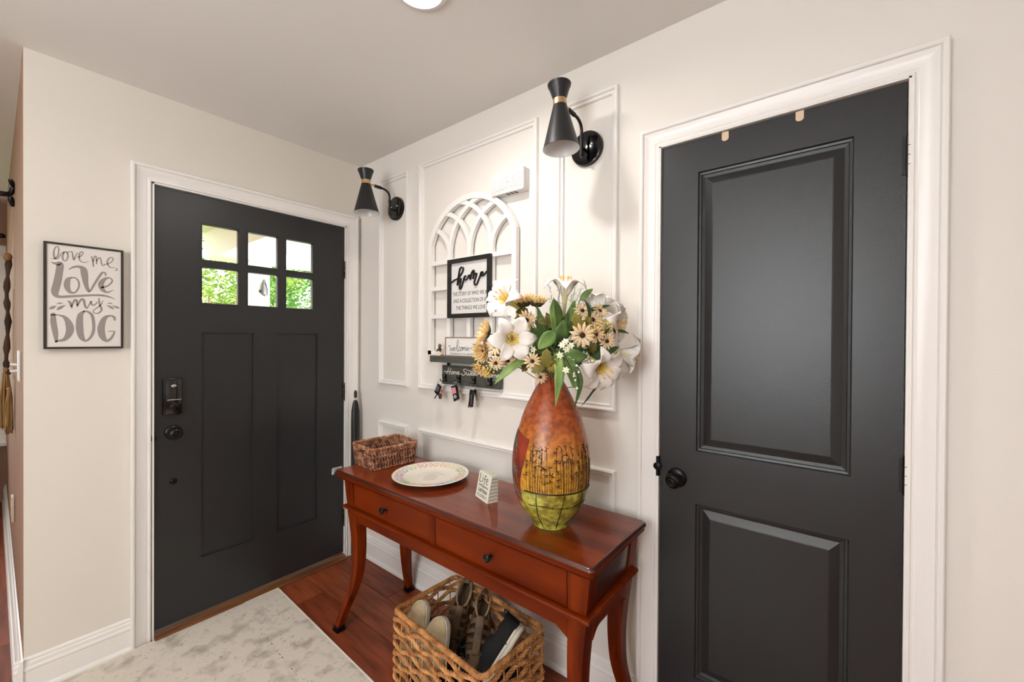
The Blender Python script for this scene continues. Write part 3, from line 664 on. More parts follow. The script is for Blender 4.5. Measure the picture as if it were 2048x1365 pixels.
# ================================================================== LOVE MY DOG SIGN
lv = thing('wooden_sign', 'dark framed white board reading love me, LOVE my DOG', 'sign', (0, -1.24, 1.33))
b = MB(); mould(b, [(-1.356, 1.325), (-1.128, 1.325), (-1.128, 1.744), (-1.356, 1.744)], [(0, 0), (0, .024), (.006, .0245), (.008, .024), (.008, 0)], mapA, closed=True)
b.build('frame', mat('dark walnut frame', '#33271f', .5, col2='#241b16', nscale=20, bump=.2), lv)
b = MB(); b.box(.002, -1.349, 1.332, .0205, -1.135, 1.737); b.build('board', mat('chalk white board', '#ded8d2', .75, bump=.2, bscale=120), lv)
DATA_LOVE = [[(-1335.0,1678.0,2.32),(-1327.0,1679.0,4.06),(-1319.0,1693.0,4.06),(-1316.0,1714.0,4.06),(-1318.0,1727.0,4.06),(-1324.0,1725.0,4.06),(-1329.0,1709.0,4.06),(-1329.0,1690.0,5.22),(-1325.0,1679.0,4.64),(-1318.0,1683.0,3.48),(-1310.0,1701.0,2.9),(-1302.0,1711.0,2.9)],[(-1303.0,1706.0,4.06),(-1306.0,1691.0,5.22),(-1303.0,1676.0,4.64),(-1296.0,1677.0,4.06),(-1291.0,1694.0,4.64),(-1294.0,1709.0,4.64),(-1299.0,1711.0,3.48),(-1303.0,1702.0,2.9)],[(-1294.0,1707.0,2.9),(-1285.0,1714.0,3.48),(-1280.0,1713.0,4.06),(-1278.0,1698.0,4.64),(-1275.0,1682.0,4.64),(-1270.0,1699.0,3.48),(-1264.0,1712.0,2.9)],[(-1265.0,1694.0,2.9),(-1255.0,1701.0,3.48),(-1249.0,1713.0,3.48),(-1252.0,1719.0,3.48),(-1258.0,1713.0,4.06),(-1260.0,1697.0,4.64),(-1257.0,1681.0,4.06),(-1247.0,1676.0,3.48),(-1234.0,1681.0,1.74)],[(-1224.0,1703.0,5.22),(-1221.0,1685.0,5.22),(-1219.0,1664.0,4.64)],[(-1220.0,1685.0,3.48),(-1215.0,1706.0,4.06),(-1211.0,1703.0,4.06),(-1210.0,1676.0,4.06)],[(-1210.0,1687.0,3.48),(-1203.0,1702.0,4.06),(-1198.0,1699.0,4.06),(-1195.0,1678.0,4.64),(-1191.0,1671.0,3.48),(-1186.0,1676.0,2.9)],[(-1186.0,1677.0,2.9),(-1172.0,1683.0,3.48),(-1161.0,1698.0,4.06),(-1162.0,1708.0,4.06),(-1170.0,1707.0,4.06),(-1177.0,1695.0,4.64),(-1177.0,1679.0,4.64),(-1169.0,1667.0,3.48),(-1155.0,1667.0,2.32)],[(-1150.0,1665.0,4.64),(-1148.0,1659.0,4.06),(-1151.0,1655.0,2.32),(-1157.0,1654.0,1.16)],[(-1336.0,1664.0,2.9),(-1322.0,1660.0,11.6),(-1313.0,1659.0,20.3),(-1315.0,1626.0,21.46),(-1320.0,1587.0,22.62),(-1326.0,1552.0,22.04),(-1323.0,1535.0,14.5),(-1310.0,1531.0,10.44),(-1291.0,1534.0,9.86),(-1259.0,1539.0,9.28),(-1221.0,1545.0,8.12),(-1190.0,1546.0,8.12),(-1169.0,1541.0,5.8),(-1153.0,1532.0,1.16)],[(-1281.0,1611.0,4.64),(-1291.0,1601.0,14.5),(-1294.0,1576.0,17.98),(-1287.0,1554.0,12.18),(-1273.0,1551.0,6.38),(-1262.0,1571.0,5.8),(-1261.0,1594.0,5.8),(-1269.0,1609.0,5.22),(-1281.0,1611.0,4.64)],[(-1288.0,1643.0,3.48),(-1276.0,1653.0,7.54),(-1262.0,1657.0,9.86),(-1249.0,1650.0,19.14),(-1245.0,1628.0,21.46),(-1241.0,1589.0,15.08),(-1234.0,1562.0,9.86),(-1228.0,1563.0,6.96),(-1216.0,1592.0,7.54),(-1203.0,1622.0,8.12),(-1193.0,1641.0,7.54),(-1184.0,1641.0,5.8),(-1183.0,1631.0,5.22)],[(-1194.0,1579.0,6.96),(-1177.0,1588.0,5.8),(-1165.0,1603.0,5.8),(-1163.0,1615.0,5.22),(-1172.0,1622.0,5.22),(-1186.0,1615.0,11.6),(-1197.0,1594.0,17.98),(-1192.0,1571.0,14.5),(-1178.0,1561.0,7.54),(-1159.0,1572.0,1.74)],[(-1290.0,1516.0,4.64),(-1285.0,1509.0,8.12),(-1281.0,1491.0,6.38)],[(-1281.0,1496.0,4.64),(-1273.0,1520.0,6.96),(-1267.0,1519.0,7.54),(-1265.0,1497.0,5.8)],[(-1265.0,1501.0,4.64),(-1254.0,1525.0,7.54),(-1247.0,1522.0,8.12),(-1244.0,1503.0,6.96),(-1239.0,1490.0,5.22),(-1232.0,1504.0,4.06),(-1226.0,1520.0,4.64),(-1224.0,1506.0,5.8),(-1216.0,1505.0,5.22),(-1207.0,1518.0,4.06)],[(-1203.0,1534.0,4.06),(-1201.0,1509.0,6.38),(-1195.0,1488.0,6.96),(-1203.0,1473.0,5.22),(-1215.0,1471.0,4.06),(-1220.0,1480.0,3.48),(-1211.0,1492.0,4.06),(-1198.0,1506.0,4.06),(-1190.0,1526.0,1.74)],[(-1322.0,1502.0,1.16),(-1313.0,1506.0,5.8),(-1305.0,1505.0,1.16)],[(-1341.0,1480.0,2.32),(-1333.0,1487.0,12.18),(-1322.0,1495.0,1.16)],[(-1321.0,1478.0,2.32),(-1313.0,1487.0,11.02),(-1298.0,1499.0,1.16)],[(-1178.0,1513.0,1.16),(-1169.0,1516.0,5.22),(-1161.0,1512.0,1.16)],[(-1180.0,1506.0,1.16),(-1167.0,1499.0,9.86),(-1158.0,1490.0,2.32)],[(-1163.0,1506.0,1.16),(-1150.0,1500.0,9.28),(-1140.0,1497.0,2.32)],[(-1331.0,1461.0,13.34),(-1330.0,1428.0,17.4),(-1325.0,1387.0,15.66),(-1323.0,1353.0,7.54)],[(-1337.0,1458.0,4.06),(-1315.0,1458.0,5.22),(-1298.0,1448.0,12.76),(-1287.0,1419.0,22.62),(-1287.0,1391.0,22.04),(-1300.0,1363.0,13.34),(-1324.0,1355.0,5.22)],[(-1247.0,1477.0,6.38),(-1257.0,1459.0,17.4),(-1259.0,1413.0,22.04),(-1254.0,1374.0,17.98),(-1242.0,1357.0,8.7),(-1228.0,1370.0,8.7),(-1219.0,1399.0,9.86),(-1219.0,1436.0,9.86),(-1224.0,1464.0,9.86),(-1237.0,1477.0,6.96),(-1247.0,1477.0,6.38)],[(-1155.0,1445.0,6.38),(-1157.0,1457.0,8.7),(-1169.0,1463.0,6.96),(-1186.0,1451.0,15.66),(-1196.0,1414.0,22.62),(-1193.0,1378.0,21.46),(-1181.0,1357.0,11.6),(-1167.0,1366.0,9.28),(-1158.0,1386.0,6.96),(-1156.0,1397.0,4.64),(-1174.0,1397.0,3.48)]]
b = MB(); strokes(b, DATA_LOVE, mapA, .0206, .0003, .97); b.build('lettering', mat('warm grey print', '#958c88', .8), lv)

# ================================================================== CONSOLE TABLE
M_ch = mat('cherry wood', '#7e2f08', .42, col2='#5c1b04', nscale=3.0, stretch=(.6, 9, 2.5), coat=.10, croug=.15, detail=5, bump=.03, spec=.05)
M_chl = mat('cherry wood legs', '#7e2f08', .42, col2='#521703', nscale=4.0, stretch=(6, 6, .8), coat=.10, croug=.15, detail=4, spec=.05)
M_cht = mat('polished cherry top', '#86330b', .34, col2='#621f05', nscale=2.2, stretch=(.5, 7, 2), coat=.75, croug=.09, detail=6, spec=.1)
M_chd = mat('dark glazed cherry edge', '#4a1a0b', .3, col2='#361208', nscale=9, stretch=(1, 6, 4), coat=.5)
tb = thing('console_table', 'cherry wood console table with two drawers and curved legs', 'table', (1.235, -.265, 0))
X0, X1, Y0, Y1 = .555, 1.914, -.466, -.068
b = MB()
def rr_rect(x0, x1, y0, y1, r, n=5):
    o = []
    for (cx, cy, a) in ((x1 - r, y1 - r, 0), (x0 + r, y1 - r, 90), (x0 + r, y0 + r, 180), (x1 - r, y0 + r, 270)):
        for i in range(n + 1): t = math.radians(a + 90 * i / n); o.append((cx + r * math.cos(t), cy + r * math.sin(t)))
    return o
prof = [(.018, .707), (.012, .711), (.010, .716), (.006, .7185), (.0035, .723), (.005, .729), (.0045, .7305), (.0, .734), (-.001, .740), (.0015, .746), (.0045, .7485), (.008, .7495)]
rows = [[(x, y, z) for (x, y) in rr_rect(X0 + i, X1 - i, Y0 + i, Y1 - i, .014)] for (i, z) in prof]
eg = MB(); eg.grid(rows[8:], closed=True); eg.build('edge_glaze', M_chd, tb, smooth=True, sharp=50)
b.grid(rows[:9], closed=True); b.add(rows[0], [tuple(range(len(rows[0])))])
b.build('top_moulding', M_ch, tb, smooth=True, sharp=50)
b = MB(); r1 = [(x, y, .7495) for (x, y) in rr_rect(X0 + .008, X1 - .008, Y0 + .008, Y1 - .008, .012)]; r2 = [(x, y, .75) for (x, y) in rr_rect(X0 + .0095, X1 - .0095, Y0 + .0095, Y1 - .0095, .011)]
b.grid([r1, r2], closed=True); b.add(r2, [tuple(range(len(r2)))]); b.build('table_top', M_cht, tb, smooth=True, sharp=30)
# case: tapers slightly toward the bead moulding
XA, XB, YF, YB = .607, 1.876, -.430, -.090
def frus(b, x0, x1, y0, y1, z0, x2, x3, y2, y3, z1):         # z0 lower rect -> z1 upper rect
    b.add([(x0, y0, z0), (x1, y0, z0), (x1, y1, z0), (x0, y1, z0), (x2, y2, z1), (x3, y2, z1), (x3, y3, z1), (x2, y3, z1)],
          [(0, 3, 2, 1), (4, 5, 6, 7), (0, 1, 5, 4), (1, 2, 6, 5), (2, 3, 7, 6), (3, 0, 4, 7)])
b = MB(); frus(b, XA + .004, XB - .004, YF + .006, YB - .004, .588, XA - .010, XB + .010, YF + .002, YB, .708); b.build('drawer_case', M_chd, tb)
for (xa, xb, xc, xd) in ((XA, XA + .060, XA - .016, XA + .056), (1.204, 1.234, 1.204, 1.234), (XB - .060, XB, XB - .060, XB + .014)):
    b = MB(); frus(b, xa, xb, YF, YF + .03, .588, xc, xd, YF - .006, YF + .03, .708); b.build('stile', M_chl, tb)
b = MB(); frus(b, XA, XA + .02, YB - .06, YB, .588, XA - .014, XA + .02, YB - .06, YB + .002, .708); b.build('rear_post', M_chl, tb)
b = MB(); frus(b, XB - .02, XB, YB - .055, YB, .588, XB - .02, XB + .014, YB - .055, YB + .002, .708); b.build('rear_post', M_chl, tb)
b = MB(); frus(b, XB - .02, XB - .0005, YF + .0, YF + .052, .588, XB - .02, XB + .0135, YF - .0055, YF + .052, .708); b.build('side_post', M_chl, tb)
def drawer(xa, xb, kx):
    b = MB(); frus(b, xa, xb, YF + .001, YF + .02, .5915, xa, xb, YF - .0045, YF + .02, .7045); d = b.build('drawer', M_ch, tb)
    k = MB(); k.lathe([(.0075, 0), (.0075, .002), (.0042, .005), (.0036, .016), (.006, .020), (.0125, .0235), (.0140, .028), (.0125, .0315), (.0115, .0325), (.0105, .0318), (.0085, .0335), (0, .0345)], 28, Matrix.Translation((kx, YF - .001, .648)) @ AY)
    k.build('knob', mat('gunmetal knob', '#2a2c30', .3, .8), d, smooth=True)
drawer(XA + .0635, 1.2005, .928); drawer(1.2375, XB - .0635, 1.522)
# bead moulding round the case
b = MB(); bead = [(-.022, .568), (.008, .569), (.0145, .574), (.0165, .580), (.0135, .586), (.006, .5885), (-.022, .589)]
path = [(XA, YB), (XA, YF), (XB, YF), (XB, YB)]
mould(b, path, [(-(u), z) for (u, z) in bead], lambda x, y, z: (x, y, z)); b.build('bead_moulding', M_ch, tb, smooth=True, sharp=50)
# rails with shallow curved ends
def rail(p0, p1, axis, y, thick, nm):
    b = MB(); n = 24; lo = []; L = p1 - p0
    for i in range(n + 1):
        t = i / n; e = min(t, 1 - t) * L
        z = .520 - (.028 * (1 - min(1, e / .045)) ** 2)
        lo.append((p0 + L * t, z))
    poly = lo + [(p1, .570), (p0, .570)]
    if axis == 'x': M_ = Matrix(((1, 0, 0, 0), (0, 0, 1, 0), (0, 1, 0, 0), (0, 0, 0, 1)))
    else: M_ = Matrix(((0, 0, 1, 0), (1, 0, 0, 0), (0, 1, 0, 0), (0, 0, 0, 1)))
    b.prism(poly, y, y + thick, M_); return b.build(nm, M_ch, tb)
rail(XA + .058, XB - .058, 'x', YF + .006, .02, 'front_rail'); rail(XA + .058, XB - .058, 'x', YB - .022, .02, 'rear_rail')
rail(YF + .050, YB - .050, 'y', XA + .004, .02, 'side_rail'); rail(YF + .050, YB - .050, 'y', XB - .024, .02, 'side_rail')
# sabre legs with metal shoes
def leg(sx, sy):
    cx = XA if sx < 0 else XB; cy = YF if sy < 0 else YB
    N = 22; rows = []; st = []
    for i in range(N + 1):
        t = i / N; z = .572 * (1 - t) + .020 * t
        fl = .010 * math.sin(PI * min(1, t / .62)) if t < .62 else 0
        out = -.020 * math.sin(PI * min(t / .86, 1)) + .030 * max(0, (t - .55) / .45) ** 1.7
        wx = .060 - .028 * t; wy = .058 - .026 * t
        oy = -.012 * math.sin(PI * min(t / .86, 1)) + .046 * max(0, (t - .5) / .5) ** 1.7
        ax = cx + sx * out; ay = cy + sy * oy
        xs = sorted((ax, ax - sx * wx)); ys = sorted((ay, ay - sy * wy)); st.append((xs, ys))
        rows.append([(xs[0], ys[0], z), (xs[1], ys[0], z), (xs[1], ys[1], z), (xs[0], ys[1], z)])
    b = MB(); b.grid(rows, closed=True); b.add(rows[0], [(0, 1, 2, 3)]); b.add(rows[-1], [(3, 2, 1, 0)])
    lg = b.build('leg', M_chl, tb, smooth=True, sharp=40)
    md = lg.modifiers.new('soft_edges', 'BEVEL'); md.width = .002; md.segments = 2; md.limit_method = 'ANGLE'; md.angle_limit = math.radians(50)
    xs, ys = st[-1]; b = MB()
    b.bbox(xs[0] - .003, ys[0] - .003, .006, xs[1] + .003, ys[1] + .003, .024, .003); b.bbox(xs[0] - .007, ys[0] - .007, 0, xs[1] + .007, ys[1] + .007, .009, .003)
    b.build('metal_foot', mat('dark metal foot', '#141313', .3, .6), lg, smooth=True)
for sx in (-1, 1):
    for sy in (-1, 1): leg(sx, sy)
# corner guard
cg = MB(); M_clr = mat('clear soft plastic', '#eef4f4', .08, trans=.75, spec=.8)
cg.tube(smooth_path([(.549, -.425, .749), (.547, -.455, .750), (.552, -.473, .750), (.572, -.476, .749)], 5), [.006] * 16, 12)
cg.tube(smooth_path([(.548, -.455, .748), (.545, -.466, .738), (.547, -.468, .724)], 5), .0065, 12)
tag(cg.build('corner_guard', M_clr, None, (.55, -.46, .74), smooth=True), 'clear plastic corner guard on the left front corner of the console table', 'corner guard')

# ================================================================== SMALL WOVEN BASKET
M_ban = [mat('banana fibre %s' % n, a, .6, col2=c_, nscale=45, lo=.3, hi=.6, bump=.3, bscale=150) for n, a, c_ in
         (('tan', '#dba884', '#8a5338'), ('brown', '#b9805e', '#5a3022'), ('dark', '#8a543c', '#2e1913'))]
def rrpath(hx, hy, r, step=.004):
    o = rr_rect(-hx, hx, -hy, hy, r, 5); out = []
    for i in range(len(o)):
        a = Vector(o[i]); c = Vector(o[(i + 1) % len(o)]); L = (c - a).length; n = max(1, int(L / step))
        for k in range(n): out.append(a + (c - a) * k / n)
    return out
def twisted(b, path, rad, off, pitch, closed=True, ph0=0.0, plies=2, seg=6, wob=.0, only=None):
    # path list of Vector3; plies wound round it
    n = len(path); cum = [0]
    for i in range(1, n): cum.append(cum[-1] + (path[i] - path[i - 1]).length)
    tot = cum[-1] + ((path[0] - path[-1]).length if closed else 0)
    turns = max(1, round(tot / pitch))
    for p_ in (range(plies) if only is None else (only,)):
        pts = []
        for i in range(n):
            t = path[(i + 1) % n] - path[i - 1] if closed else path[min(i + 1, n - 1)] - path[max(i - 1, 0)]
            t.normalize(); nn = Vector((0, 0, 1)) - t * t.z
            if nn.length < .05: nn = t.orthogonal()
            nn.normalize(); bn = t.cross(nn); a = 2 * PI * (cum[i] / tot * turns + p_ / plies) + ph0
            pts.append(path[i] + nn * math.cos(a) * off + bn * math.sin(a) * off)
        b.tube(pts, rad * (1 + (random.random() - .5) * wob), seg, closed=closed)
sbk = thing('woven_basket', 'small brown woven banana fibre basket with handle gaps on the console table', 'basket', (.636, -.244, .75))
TB = Matrix.Translation((.640, -.244, .750)) @ Matrix.Rotation(math.radians(-5), 4, 'Z')
TBi = lambda p: TB @ Vector(p)
HX, HY, HH = .101, .123, .098
for k in range(10):
    z = .006 + k * .0098; g = k / 10; hx, hy = HX - .008 + .010 * g, HY - .008 + .010 * g
    base = rrpath(hx, hy, .022, .003)
    jit = [random.uniform(-.0008, .0008) for _ in base]
    if k in (7, 8):                                          # rows broken by the handle gaps of the short ends
        for s_ in (-1, 1):
            pts = [p for p in base if s_ * p.x > 0 or abs(p.y) < 0]
            pts = [p for p in base if s_ * p.x > .030]
            pts.sort(key=lambda p: (math.atan2(p.y, s_ * p.x)))
            pts = [TBi((p.x, p.y, z)) for p in pts]
            for o_ in (0, 1): b = MB(); twisted(b, pts, .0034, .0030, .015, closed=False, ph0=k, only=o_); b.build('woven_row', M_ban[o_ * 2 if k == 7 else o_], sbk, smooth=True)
    else:
        pts = [TBi((p.x, p.y, z + jit[i])) for i, p in enumerate(base)]
        for o_ in (0, 1): b = MB(); twisted(b, pts, .0035, .0032, .015, ph0=k * 1.3, wob=.2, only=o_); b.build('woven_row', M_ban[(0, 2)[o_] if k % 3 else (0, 1)[o_]], sbk, smooth=True)
b = MB(); base = rrpath(HX + .002, HY + .002, .024, .0035); pts = [TBi((p.x, p.y, HH + .004)) for p in base]
b.tube(pts, .0062, 8, closed=True); b.build('rim', M_ban[0], sbk, smooth=True)
b = MB(); twisted(b, pts, .0028, .0064, .0095, plies=1, seg=5); b.build('rim_wrap', M_ban[0], sbk, smooth=True)
b = MB(); b.box(-HX + .012, -HY + .012, .001, HX - .012, HY - .012, .006, TB); b.build('basket_base', M_ban[1], sbk)
for s_ in (-1, 1):
    for q in (-.055, 0, .055):
        b = MB(); b.tube([TBi((q, s_ * (HY - .004), .002)), TBi((q, s_ * HY, HH))], .002, 6); b.build('upright', M_ban[2], sbk)
        b = MB(); b.tube([TBi((s_ * (HX - .004), q * 1.3, .002)), TBi((s_ * HX, q * 1.3, HH))], .002, 6); b.build('upright', M_ban[2], sbk)

# ================================================================== PLATE
PC = Vector((1.004, -.258, .75))
pl = thing('serving_plate', 'large cream ceramic plate with colourful dog outlines round the rim', 'plate', PC)
PPR = [(0, .004), (.060, .004), (.098, .0048), (.110, .0085), (.122, .0125), (.150, .0185), (.166, .0222), (.1685, .0240), (.1675, .0256), (.165, .0252), (.150, .0215), (.122, .0158), (.108, .0115), (.096, .0082), (.060, .0076), (0, .0076)]
T = Matrix.Translation(PC)
b = MB(); b.lathe([(.070, 0), (.074, 0), (.076, .004), (.098, .0048)] + PPR[3:], 72, T, cap=False)
b.lathe([(0, .003), (.072, .003)], 40, T, cap=False)
b.build('plate_body', mat('cream glazed ceramic', '#ece4d6', .25, coat=.4), pl, smooth=True, sharp=60)
def prz(r):
    q = [(.0, .0076), (.060, .0076), (.096, .0082), (.108, .0115), (.122, .0158), (.150, .0215), (.165, .0252)]
    for i in range(len(q) - 1):
        if q[i][0] <= r <= q[i + 1][0]: t = (r - q[i][0]) / (q[i + 1][0] - q[i][0]); return q[i][1] + t * (q[i + 1][1] - q[i][1])
    return q[-1][1]
def on_plate(a, r, w_): return (PC.x + r * math.cos(a), PC.y + r * math.sin(a), PC.z + prz(r) + w_ + .0003)
dogcol = ['#3e8e4a', '#c9c43a', '#e0a030', '#e0842c', '#c8404e', '#8fb43a', '#5d8fc4', '#c02c40', '#8f8fd0', '#6fa040', '#d8a040', '#d07c40', '#8c70b0', '#6fb0b0', '#d05a70', '#b0a040']
DOG = [(-.42, .2), (-.46, .75), (-.30, .95), (-.12, .78), (.0, .62), (.22, .70), (.34, .98), (.46, .80), (.44, .45), (.36, .05), (.22, .05), (.20, .38), (-.05, .34), (-.12, .02), (-.28, .02), (-.30, .32), (-.42, .2)]
for i in range(16):
    a = math.radians(58 + i * 360 / 16 + 8); b = MB()
    pts = []
    for (u, v) in DOG:
        r = .122 + v * .034 + random.uniform(-.001, .001); aa = a + u * .32
        pts.append(Vector(on_plate(aa, r, 0)))
    sp = smooth_path(pts, 3)
    b.tube(sp, .0014, 5, flat=.35, up=(0, 0, 1)); b.build('dog_outline', mat('glaze ' + dogcol[i][1:], dogcol[i], .4), pl)
b = MB()                                                     # verse printed in the well, plus the arched line above it
ca, sa = math.cos(math.radians(-52)), math.sin(math.radians(-52))      # reading direction
ux = Vector((.79, .61)); uy = Vector((-.61, .79)); rnd = random.Random(3)
for k, L in enumerate([.030, .050, .044, .058, .064, .050, .058, .052, .046]):
    yk = .030 - k * .0095; x = -L / 2
    while x < L / 2:
        wl = rnd.uniform(.002, .006)
        p = ux * x + uy * yk; q = ux * min(x + wl, L / 2) + uy * yk
        b.tube([(PC.x + p.x, PC.y + p.y, PC.z + .0079), (PC.x + q.x, PC.y + q.y, PC.z + .0079)], .00085, 4, flat=.3, up=(0, 0, 1)); x += wl + .0016
for k in range(22):
    a = math.radians(20 + k * 5.2); p = ux * math.cos(a) * .062 + uy * (math.sin(a) * .055 - .004); q = ux * math.cos(a + .05) * .062 + uy * (math.sin(a + .05) * .055 - .004 + (k % 2) * .002)
    b.tube([(PC.x + p.x, PC.y + p.y, PC.z + .0079), (PC.x + q.x, PC.y + q.y, PC.z + .0079)], .0008, 4, flat=.3, up=(0, 0, 1))
b.build('printed_verse', mat('grey glaze print', '#55565a', .6), pl)

# ================================================================== LIFE BLOCK
lf = thing('quote_block', 'small white wedge shaped block reading Life whispers LISTEN CLOSELY', 'ornament', (1.35, -.29, .75))
A_ = Vector((1.298, -.279, .75)); dX = Vector((.9434, -.3316, 0)); dY = Vector((.3316, .9434, 0)).normalized()
Wd, Dp, Hh = .099, .046, .100; lean = .020
def lfp(u, v, w_):                                           # u along the front, v up, w out of the leaning front face
    return A_ + dX * u + dY * (lean * v / Hh - w_) + Vector((0, 0, v))
q = [lfp(0, 0, 0), lfp(Wd, 0, 0), A_ + dX * Wd + dY * Dp, A_ + dY * Dp, lfp(0, Hh, 0), lfp(Wd, Hh, 0), A_ + dX * Wd + dY * Dp + Vector((0, 0, Hh)), A_ + dY * Dp + Vector((0, 0, Hh))]
b = MB(); b.add(q, [(0, 3, 2, 1), (4, 5, 6, 7), (0, 1, 5, 4), (1, 2, 6, 5), (2, 3, 7, 6), (3, 0, 4, 7)])
b.build('block', mat('ivory painted block', '#e3dfcf', .55), lf)
b = MB(); mf = lambda a, c_, w_: lfp(a, c_, w_)
for st in ([(.014, .092, .0035), (.013, .075, .0035), (.014, .062, .0032), (.026, .062, .002), (.030, .065, .0015)], [(.036, .082, .003), (.036, .064, .003)], [(.036, .088, .003), (.0362, .0885, .003)],
           [(.060, .088, .002), (.054, .092, .003), (.051, .080, .003), (.050, .056, .0028)], [(.043, .077, .002), (.060, .078, .002)],
           [(.064, .072, .002), (.076, .076, .0024), (.073, .083, .0026), (.066, .080, .003), (.065, .068, .003), (.071, .062, .0026), (.080, .066, .0015)]):
    ribbon(b, st, mf, .0002, .0004)
text_mesh(b, 'whispers', .012, .086, .046, .011, mf, .0002, .0004)
text_mesh(b, 'LISTEN', .016, .082, .027, .011, mf, .0002, .0004, bold=.02)
text_mesh(b, 'CLOSELY', .012, .088, .009, .011, mf, .0002, .0004)
b.build('lettering', mat('black ink', '#1d1f1c', .7), lf)
b = MB()                                                     # chevrons on the right end and the top
def end_p(a, c_, w_): return A_ + dX * (Wd + w_) + dY * a + Vector((0, 0, c_))
for k in range(7):
    z = .008 + k * .013
    lo_ = lean * (z + .003) / Hh + .002; n = 5; pts = []
    for i in range(n): pts.append((lo_ + (Dp - .002 - lo_) * i / (n - 1), z + (.005 if i % 2 else 0), .0026))
    for i in range(n - 1): ribbon(b, [pts[i], pts[i + 1]], end_p, .0002, .0003)
def top_p(a, c_, w_): return A_ + dX * a + dY * c_ + Vector((0, 0, Hh + w_))
for k in range(8):
    x = .006 + k * .012; n = 4; pts = [(x + (.005 if i % 2 else 0), lean + .002 + (Dp - lean - .004) * i / (n - 1), .0024) for i in range(n)]
    for i in range(n - 1): ribbon(b, [pts[i], pts[i + 1]], top_p, .0002, .0003)
b.build('chevron_pattern', mat('sage grey print', '#8a8b78', .7), lf)

# ================================================================== DARK CASE IN THE CORNER
uc = thing('umbrella_case', 'tall narrow black case standing in the corner behind the console table', 'case', (.035, -.062, 0))
rows = []
for (z, hw, hd) in ((0, .020, .016), (.03, .024, .019), (.3, .025, .020), (.6, .026, .020), (.86, .027, .020), (.92, .025, .018), (.965, .018, .013), (.985, .010, .009)):
    rows.append([(.045 + hd * math.cos(2 * PI * i / 20), -.055 + hw * math.sin(2 * PI * i / 20), z) for i in range(20)])
b = MB(); b.grid(rows, closed=True); b.add(rows[0], [tuple(range(20))]); b.add(rows[-1], [tuple(range(20))[::-1]]); b.build('sleeve', mat('black nylon', '#151516', .45), uc, smooth=True)
b = MB(); b.tube([(.064, -.068, .02), (.065, -.071, .4), (.065, -.072, .90), (.055, -.063, .97)], .0015, 6); b.build('seam', mat('grey piping', '#3b3b3c', .6), uc)
b = MB(); b.tube([(.045, -.055, .98), (.045, -.055, 1.00)], .007, 12); b.build('neck', mat('pale fitting', '#c9c8c2', .4), uc, smooth=True)
b = MB(); b.tube([(.045, -.055, 1.0), (.045, -.055, 1.03), (.045, -.055, 1.045)], [.009, .0095, .006], 14); b.build('handle', mat('black rubber', '#101010', .5), uc, smooth=True)

# ================================================================== RUG
M_rug = mat('distressed rug', '#ddd3c6', .95, col2='#93887a', nscale=13, detail=10, lo=.50, hi=.80, bump=1.0, bscale=260)
nt = M_rug.node_tree; bs = nt.nodes['Principled BSDF']
tc = nt.nodes.new('ShaderNodeTexCoord')
n1 = nt.nodes.new('ShaderNodeTexNoise'); n1.inputs['Scale'].default_value = 60; n1.inputs['Detail'].default_value = 8; nt.links.new(tc.outputs['Object'], n1.inputs['Vector'])
r1_ = nt.nodes.new('ShaderNodeValToRGB'); r1_.color_ramp.elements[0].position = .60; r1_.color_ramp.elements[0].color = (1, 1, 1, 1); r1_.color_ramp.elements[1].position = .78; r1_.color_ramp.elements[1].color = lin('#8d8a86')
nt.links.new(n1.outputs[0], r1_.inputs[0])
mx = nt.nodes.new('ShaderNodeMix'); mx.data_type = 'RGBA'; mx.blend_type = 'MULTIPLY'; mx.inputs['Factor'].default_value = .7
src = bs.inputs['Base Color'].links[0].from_socket
nt.links.new(src, mx.inputs['A']); nt.links.new(r1_.outputs[0], mx.inputs['B']); nt.links.new(mx.outputs['Result'], bs.inputs['Base Color'])
rg = thing('area_rug', 'pale beige and grey distressed rug on the plank floor in front of the door', 'rug', (.9, -1.25, 0))
n = 90; rows = []; rnd = random.Random(5)
x0, x1, y0, y1 = .034, 2.30, -2.10, -.505
TR = lambda x, y: (x + .012 * (y + .5), y - .030 * (x - .03))
for i in range(n + 1):
    r = []
    for j in range(n + 1):
        x = x0 + (x1 - x0) * i / n; y = y0 + (y1 - y0) * j / n
        e = min(i, n - i, j, n - j); X, Y = TR(x, y)
        r.append((X, Y, .0075 + rnd.uniform(0, .0006) if e > 0 else .0042))
    rows.append(r)
b = MB(); b.grid(rows); b.build('rug_pile', M_rug, rg, smooth=True)
b = MB(); pp = [TR(x0, y0) + (.003,), TR(x1, y0) + (.003,), TR(x1, y1) + (.003,), TR(x0, y1) + (.003,)]
path = []
for i in range(4):
    a = Vector(pp[i]); c = Vector(pp[(i + 1) % 4])
    for k in range(30): path.append(a + (c - a) * k / 30 + Vector((0, 0, .001)))
b.tube(path, .0042, 8, closed=True); b.build('bound_edge', mat('cream rug binding', '#d8cfc2', .9), rg, smooth=True)
b = MB()                                                     # the dashed dark woven line
for k in range(46):
    if rnd.random() < .35: continue
    x = .40 + k * .030 + rnd.uniform(-.005, .005); X, Y = TR(x, -.690 + rnd.uniform(-.003, .003))
    L = rnd.uniform(.006, .014); X2, Y2 = TR(x + L, -.690)
    b.tube([(X, Y, .0086), (X2, Y2, .0086)], rnd.uniform(.0012, .0024), 5, flat=.4, up=(0, 0, 1))
tag(b.build('woven_dashes', mat('charcoal yarn', '#4b463f', .9), rg), kind='stuff')

